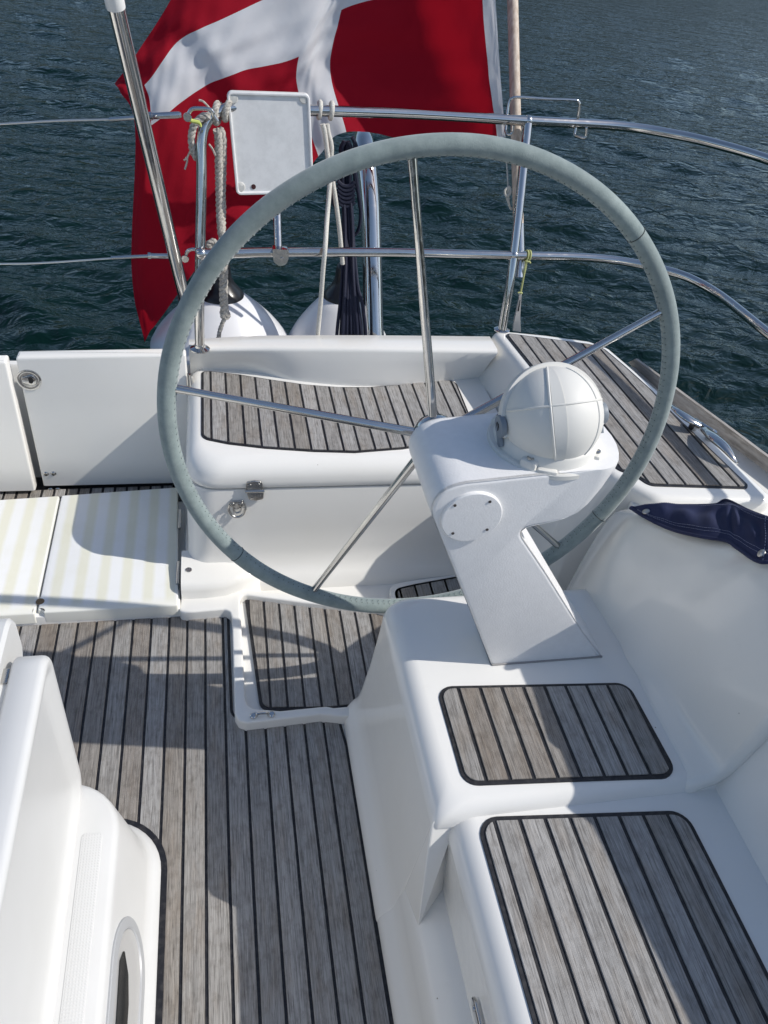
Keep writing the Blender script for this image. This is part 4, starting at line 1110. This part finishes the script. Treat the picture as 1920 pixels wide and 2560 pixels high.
    for P in (((440, 380), (470, 480), (450, 700), (490, 900), (505, 1050), (490, 1180), (450, 1240), (400, 1230)), ((430, 365), (455, 440), (440, 560), (470, 760), (500, 1000)), ((300, 520), (290, 620), (260, 850), (262, 960), (300, 1000))):
        tube(m, crom([py('U', u, v, 2.44) for u, v in P], 5), .0056, 8)
    tube(m, crom([py('U', u, v, y) for u, v, y in ((450, 1400, 2.36), (480, 1700, 2.31), (520, 1850, 2.29), (545, 2050, 2.28), (555, 2240, 2.27))], 5), .0058, 8)
    tag(m.obj('navy_rope_coil', NV), 'dark navy rope coiled in a long hanging bundle beside the wide steel tube', 'rope coil')
ropes()

# lifelines across the gate
WIREM = mat('steel_wire', (.62, .61, .59), .3, .9)
def lifeline(nm, pts, sleeve, term, hook, label):
    e = empty(nm, py('D', *pts[-1], 2.2), label, 'wire')
    P = [py('D', u, v, 2.2) for u, v in pts]; a = P[0]+(P[0]-P[1])*2
    tube_obj('wire', crom([a]+P, 5), .0026, WIREM, e, seg=8)
    tube_obj('swage', [py('D', *sleeve[0], 2.2), py('D', *sleeve[1], 2.2)], .0046, STEEL, e)
    t = [py('D', *q, 2.2) for q in term]; d = (t[1]-t[0])
    m = MB(); tube(m, [t[0]-d*.02, t[0], t[0]+d*.10, t[0]+d*.11, t[0]+d*.9, t[1]], [.005, .010, .010, .0078, .0085, .006], 14); m.obj('turnbuckle', STEEL, e)
    m = MB(); h = [py('D', *q, 2.2) for q in hook]; tube(m, crom(h, 5), .0050, 10)
    lathe(m, [(.0005, -.006), (.010, -.006), (.011, 0), (.010, .006), (.0005, .006)], 16, axisM((0, 1, 0)), h[0]+Vector((.0, -.004, 0)))
    m.obj('pelican_hook', STEEL, e)
lifeline('lifeline', [(0, 268), (120, 261), (236, 258)], [(236, 258), (325, 252)], [(322, 251), (392, 248)], [(405, 252), (412, 238), (425, 234), (455, 237), (462, 250), (470, 262)], 'upper steel lifeline wire hooked across the stern gate')
lifeline('lifeline', [(0, 570), (90, 568), (240, 558)], [(240, 557), (322, 553)], [(320, 552), (385, 553)], [(400, 557), (405, 543), (415, 538), (430, 540)], 'lower steel lifeline wire hooked across the stern gate')
for o in list(bpy.data.objects):
    if o.name.startswith('lifeline') and o.parent is None: o['group'] = 'lifelines across the stern gate'
m = MB(); tube(m, crom([py('V', u, v, 2.2) for u, v in ((200, 330), (235, 370), (280, 400), (330, 410), (385, 425))], 5), .0048, 8); tube(m, crom([py('V', u, v, 2.2) for u, v in ((195, 350), (240, 395), (300, 415), (380, 430), (400, 480))], 5), .0030, 8)
tag(m.obj('lashing_cord', mat('lime_cord', (.55, .62, .16), .8)), 'short lime yellow cord tied at the end of the upper lifeline', 'cord')

# ================================================================== FENDERS
FW = mat('white_fender_vinyl', (.74, .74, .75), .25); FB = BLACKP
def fender(c, R, zt, zc, rc, label, capz):
    e = empty('fender', (c[0], c[1], .0), label, 'fender', 'round fenders hanging behind the transom')
    body = []; n = 26
    for k in range(n+1):
        t = k/n; z = -.02-R*.95+(capz-(-.02-R*.95))*t
        zz = (z-zc)/(capz-zc) if z > zc else (zc-z)/(zc-(-.02-R*.95))
        rad = math.sqrt(max(0, 1-zz*zz))*R if z <= zc else rc+(R-rc)*(1-zz**1.45)
        body.append((max(.0008, rad), z))
    lathe(MB(), body, 48, c=(c[0], c[1], 0)).obj('fender_body', FW, e, ang=60)
    cap = [(rc*.9, capz-.012), (rc*1.03, capz-.004), (rc*1.02, capz+.004), (rc*.86, capz+.018), (rc*.62, capz+.040), (rc*.48, capz+.062), (rc*.44, capz+.095), (rc*.40, capz+.110), (rc*.28, capz+.118), (.0005, capz+.119)]
    m = MB(); lathe(m, cap, 40, c=(c[0], c[1], 0)); m.obj('rope_eye', FB, e)
fender((.015, 2.48), .245, .6, .33, .074, 'round white fender with black top behind the transom, left one under the grey rope', .525)
fender((.428, 2.50), .190, .6, .32, .066, 'round white fender with black top behind the transom, right one beside the navy rope', .520)

# ================================================================== COVER CLOTH
def cloth():
    lo = [(300, 478, .632), (450, 572, .652), (700, 690, .68), (1000, 762, .715), (1240, 802, .738), (1350, 872, .752), (1540, 1000, .775), (1659, 1015, .79), (1730, 1020, .782)]
    up = [(302, 474, .634), (420, 483, .640), (700, 458, .655), (1000, 455, .675), (1150, 445, .690), (1250, 405, .705), (1460, 505, .745), (1659, 580, .775), (1730, 600, .783)]
    a = crom([pz('L', *p) for p in lo], 7); b = crom([pz('L', *p) for p in up], 7); rows = []
    n = 22
    for j in range(n+1):
        t = j/n; r = []
        for i, (p, q) in enumerate(zip(a, b)):
            x = i/(len(a)-1); w = p.lerp(q, t)
            h = .022*math.sin(math.pi*min(1, t*1.05))*min(1, x*5)
            h += .010*math.exp(-((t-.62-.1*x)/.10)**2)*min(1, x*4)
            h += .0035*math.sin(x*60+3*math.sin(t*4))*math.exp(-((t-.38)/.2)**2)*min(1, x*5)+.003*math.sin(x*17+t*9)*t*(1-t)*4
            r.append(w+Vector((0, 0, h+.003)))
        rows.append(r)
    NB = mat('navy_canvas', (.012, .018, .075), .75); nn = noise(NB, 700, 2); n2 = noise(NB, 14, 3)
    LK(NB, ramp(NB, n2.outputs[0], [(.3, (.006, .010, .045)), (.7, (.011, .018, .070))]).outputs[0], PB(NB).inputs['Base Color']); bump(NB, nn.outputs[0], .4, .0006); PB(NB).inputs['Sheen Weight'].default_value = .03
    e = empty('canvas_cover', rows[0][0], 'folded navy blue canvas cover with snap buttons lying on the side coaming', 'canvas cover')
    # give thickness: two layers closed at the border
    m = grid(rows); low = [[p-Vector((0, 0, .0045)) for p in r] for r in rows]; i0 = len(m.v); grid(low, m)
    nc = len(rows[0]); nr = len(rows)
    def idx(j, i): return j*nc+i
    for i in range(nc-1):
        m.f += [(idx(0, i), idx(0, i+1), i0+idx(0, i+1), i0+idx(0, i)), (idx(nr-1, i), idx(nr-1, i+1), i0+idx(nr-1, i+1), i0+idx(nr-1, i))]; m.m += [0, 0]
    for j in range(nr-1):
        m.f += [(idx(j, 0), idx(j+1, 0), i0+idx(j+1, 0), i0+idx(j, 0)), (idx(j, nc-1), idx(j+1, nc-1), i0+idx(j+1, nc-1), i0+idx(j, nc-1))]; m.m += [0, 0]
    m.obj('canvas_sheet', NB, e, ang=60)
    hem = MB()
    for r in (rows[0], rows[-1]): tube(hem, [p+Vector((0, 0, -.0015)) for p in r], .0038, 8)
    hem.obj('hem', NB, e)
    s = MB()
    def stitch(i0, i1, j, dj=0):
        for i in range(i0, i1):
            for h_ in (0.1, .55):
                p = rows[int(j)][i].lerp(rows[int(j)][i+1], h_); q = rows[int(j)][i].lerp(rows[int(j)][i+1], h_+.3); tube(s, [p+Vector((0, 0, .0006)), q+Vector((0, 0, .0006))], .00042, 4)
    stitch(3, nc-2, 2); stitch(3, nc-2, 3); stitch(6, nc-2, 14); stitch(5, nc-2, nr-3)
    for i in (45,):
        for j in range(0, nr-6):
            p = rows[j][i].lerp(rows[j+1][i], .2); q = rows[j][i].lerp(rows[j+1][i], .7); tube(s, [p+Vector((0, 0, .001)), q+Vector((0, 0, .001))], .0007, 4)
    s.obj('stitching', mat('grey_thread', (.26, .28, .38), .8), e)
    k = MB()
    for u, v in ((453, 513), (1607, 908)):
        t = min(((j, i) for j in range(nr) for i in range(nc)), key=lambda q: (_proj(rows[q[0]][q[1]])-Vector((1500+u*.25316, 1150+v*.25316))).length)
        p = rows[t[0]][t[1]]; j, i = t
        nrm = (rows[j][min(i+1, nc-1)]-rows[j][max(i-1, 0)]).cross(rows[min(j+1, nr-1)][i]-rows[max(j-1, 0)][i]).normalized()
        if nrm.z < 0: nrm = -nrm
        lathe(k, [(.0005, 0), (.0085, 0), (.0082, .0016), (.006, .0032), (.0005, .0038)], 24, axisM(nrm), p+nrm*.0005)
    k.split('snap_button', mat('dull_nickel', (.55, .53, .50), .35, .8), e)
cloth()
# pad eye on the side deck next to the cloth
def deckeye():
    m = MB(); a = pz('L', 1040, 410, .524)
    lathe(m, [(.0005, 0), (.0105, 0), (.0095, .002), (.006, .003), (.005, .001), (.0005, .001)], 20, c=a)
    b = pz('L', 1085, 408, .53); c = pz('L', 1170, 425, .53); tube(m, crom([b, b.lerp(c, .3)+Vector((0, 0, .008)), b.lerp(c, .7)+Vector((0, 0, .008)), c], 4), .0042, 10)
    tag(m.obj('deck_eye', STEEL), 'small steel deck eye peeking out behind the navy canvas cover', 'deck fitting')
deckeye()

# ================================================================== COCKPIT TABLE (folded)
WT = mat('table_white_gelcoat', (.66, .66, .65), .3)
_n = noise(WT, 5, 4); LK(WT, ramp(WT, _n.outputs[0], [(.35, (.64, .64, .625)), (.7, (.685, .685, .675))]).outputs[0], PB(WT).inputs['Base Color'])
def table():
    e = empty('cockpit_table', (-.36, .2, 0), 'white moulded cockpit table with folded leaf and stepped base on the teak floor', 'table')
    def rg(x1, y1, z, r): return [(p[0], p[1], z) for p in rrect(-.72-x1, x1, -1.0, y1, [.03, .03, r, r], 10)]
    g = MB(); rings(g, [rg(-.1385, .935, .001, .13), rg(-.1385, .935, .0052, .13), rg(-.16, .92, .0055, .12)]).obj('rubber_gasket', BLACKR, e)
    b = MB()
    R = [rg(-.151, .925, .004, .12), rg(-.153, .923, .012, .12), rg(-.163, .920, .019, .12), rg(-.172, .918, .026, .12), rg(-.178, .916, .045, .12), rg(-.2135, .915, .180, .115), rg(-.2160, .914, .190, .115), rg(-.220, .912, .196, .115), rg(-.228, .906, .200, .11), rg(-.26, .885, .201, .09)]
    rings(b, R).obj('base', WT, e, ang=50)
    # non-skid strip
    NS = mat('nonskid_white', (.64, .64, .63), .5)
    tc = N(NS, 'ShaderNodeTexCoord'); w1 = N(NS, 'ShaderNodeTexWave'); w1.bands_direction = 'X'; w1.inputs['Scale'].default_value = 62; w2 = N(NS, 'ShaderNodeTexWave'); w2.bands_direction = 'Y'; w2.inputs['Scale'].default_value = 62
    LK(NS, tc.outputs['Object'], w1.inputs[0]); LK(NS, tc.outputs['Object'], w2.inputs[0]); mu = N(NS, 'ShaderNodeMath'); mu.operation = 'MULTIPLY'; LK(NS, w1.outputs['Fac'], mu.inputs[0]); LK(NS, w2.outputs['Fac'], mu.inputs[1]); bump(NS, mu.outputs[0], .45, .0010)
    slab(MB(), fillet([(-.279, -.9), (-.242, -.9), (-.243, .795), (-.281, .800)], .01), .198, .2022, .0008).obj('nonskid_strip', NS, e)
    # leaves and spine, profiles in the y-z plane
    def leaf(nm, x_out, x_in, y1, zb, zt, rt, rb, sgn=1):
        P = rrect(-.95, y1, zb, zt, [.03, rb, rt, .03], 8)
        m = MB()
        def rr(ins, x): return [(x, p[0], p[1]) for p in (inset(P, ins) if ins else P)]
        R = [rr(.004, x_in), rr(.0, x_in+sgn*.004)]
        for k in range(0, 5):
            a = math.pi/2*k/4; R.append(rr(.012*(1-math.cos(a)), x_out-sgn*.012+sgn*.012*math.sin(a)))
        def r3(d, x): return [(x, p[0], p[1]) for p in rrect(-.95+d, y1-d, zb+d, zt-d, [.01, max(.012, rb-d*.8), max(.012, rt-d*.8), .01], 8)]
        R = R[:-1]+[r3(.012, x_out), r3(.018, x_out), r3(.024, x_out-sgn*.002), r3(.038, x_out-sgn*.010), r3(.055, x_out-sgn*.013)]
        rings(m, R).obj(nm, WT, e, ang=50)
    leaf('table_leaf', -.290, -.343, .915, .185, .612, .045, .06)
    leaf('table_leaf', -.424, -.372, .955, .185, .612, .045, .06, -1)
    m = MB(); P = rrect(-1.0, .86, .19, .60, .02, 4); rings(m, [[(x, p[0], p[1]) for p in P] for x in (-.371, -.344)]).obj('spine', WT, e)
    m = MB(); P = rrect(-1.0, .985, .50, .628, [.01, .05, .04, .02], 6)
    def r2(ins, x): return [(x, p[0], p[1]) for p in (inset(P, ins) if ins else P)]
    rings(m, [r2(.006, -.40), r2(0, -.395), r2(0, -.362), r2(.006, -.356)]).obj('table_top', WT, e)
    m = MB()
    for y in (.862, .45): box(m, (-.352, y, .600), (.012, .030, .004), None, .0015)
    m.split('leaf_hinge', STEELD, e)
    # locker light / handle opening on the sloping side
    A = Vector((-.178, 0, .045)); B = Vector((-.2135, 0, .180)); up = (B-A).normalized(); nr = Vector((up.z, 0, -up.x)); 
    def F(a, b, h): return A+up*b+Vector((0, a, 0))+nr*h
    def ov(y1, b0, b1, k=1.0): 
        out = []; bc = (b0+b1)/2; hb = (b1-b0)/2; Ln = hb*1.25*k
        for q in range(21):
            t = math.pi/2-math.pi*q/20; out.append((y1-Ln+Ln*math.cos(t), bc+hb*math.sin(t)))
        out += [(-.2, b0), (-.2, b1)]
        return out
    fr = MB(); o = ov(.672, -.018, .137); 
    def rr(P, h): return [F(a, b, h) for a, b in P]
    rings(fr, [rr(o, -.002), rr(o, .003), rr(inset(o, .0015), .0045), rr(inset(o, .018), .005), rr(inset(o, .020), .003), rr(inset(o, .022), -.0)], cap1=False)
    GP = mat('grey_plastic_frame', (.42, .43, .44), .35)
    f_ = fr.obj('opening_frame', GP, e, ang=30)
    bowl = MB(); i1 = inset(o, .021); rings(bowl, [rr(i1, .0025), rr(inset(o, .028), .0012), rr(inset(o, .040), .0008)], cap0=False); bowl.obj('frame_liner', mat('silver_liner', (.66, .66, .65), .28, .35), f_, ang=60)
    dk = MB(); d = [(.608, .088), (.575, .062), (.53, .052), (-.2, .050), (-.2, .098), (.5, .100), (.585, .103)]
    rings(dk, [rr(fillet([(a, b) for a, b in d], .004, 3), .0015), rr(fillet([(a, b) for a, b in d], .004, 3), .0030)]); dk.obj('opening_slot', mat('black_gloss_slot', (.012, .014, .016), .12), f_, smooth=False)
table()
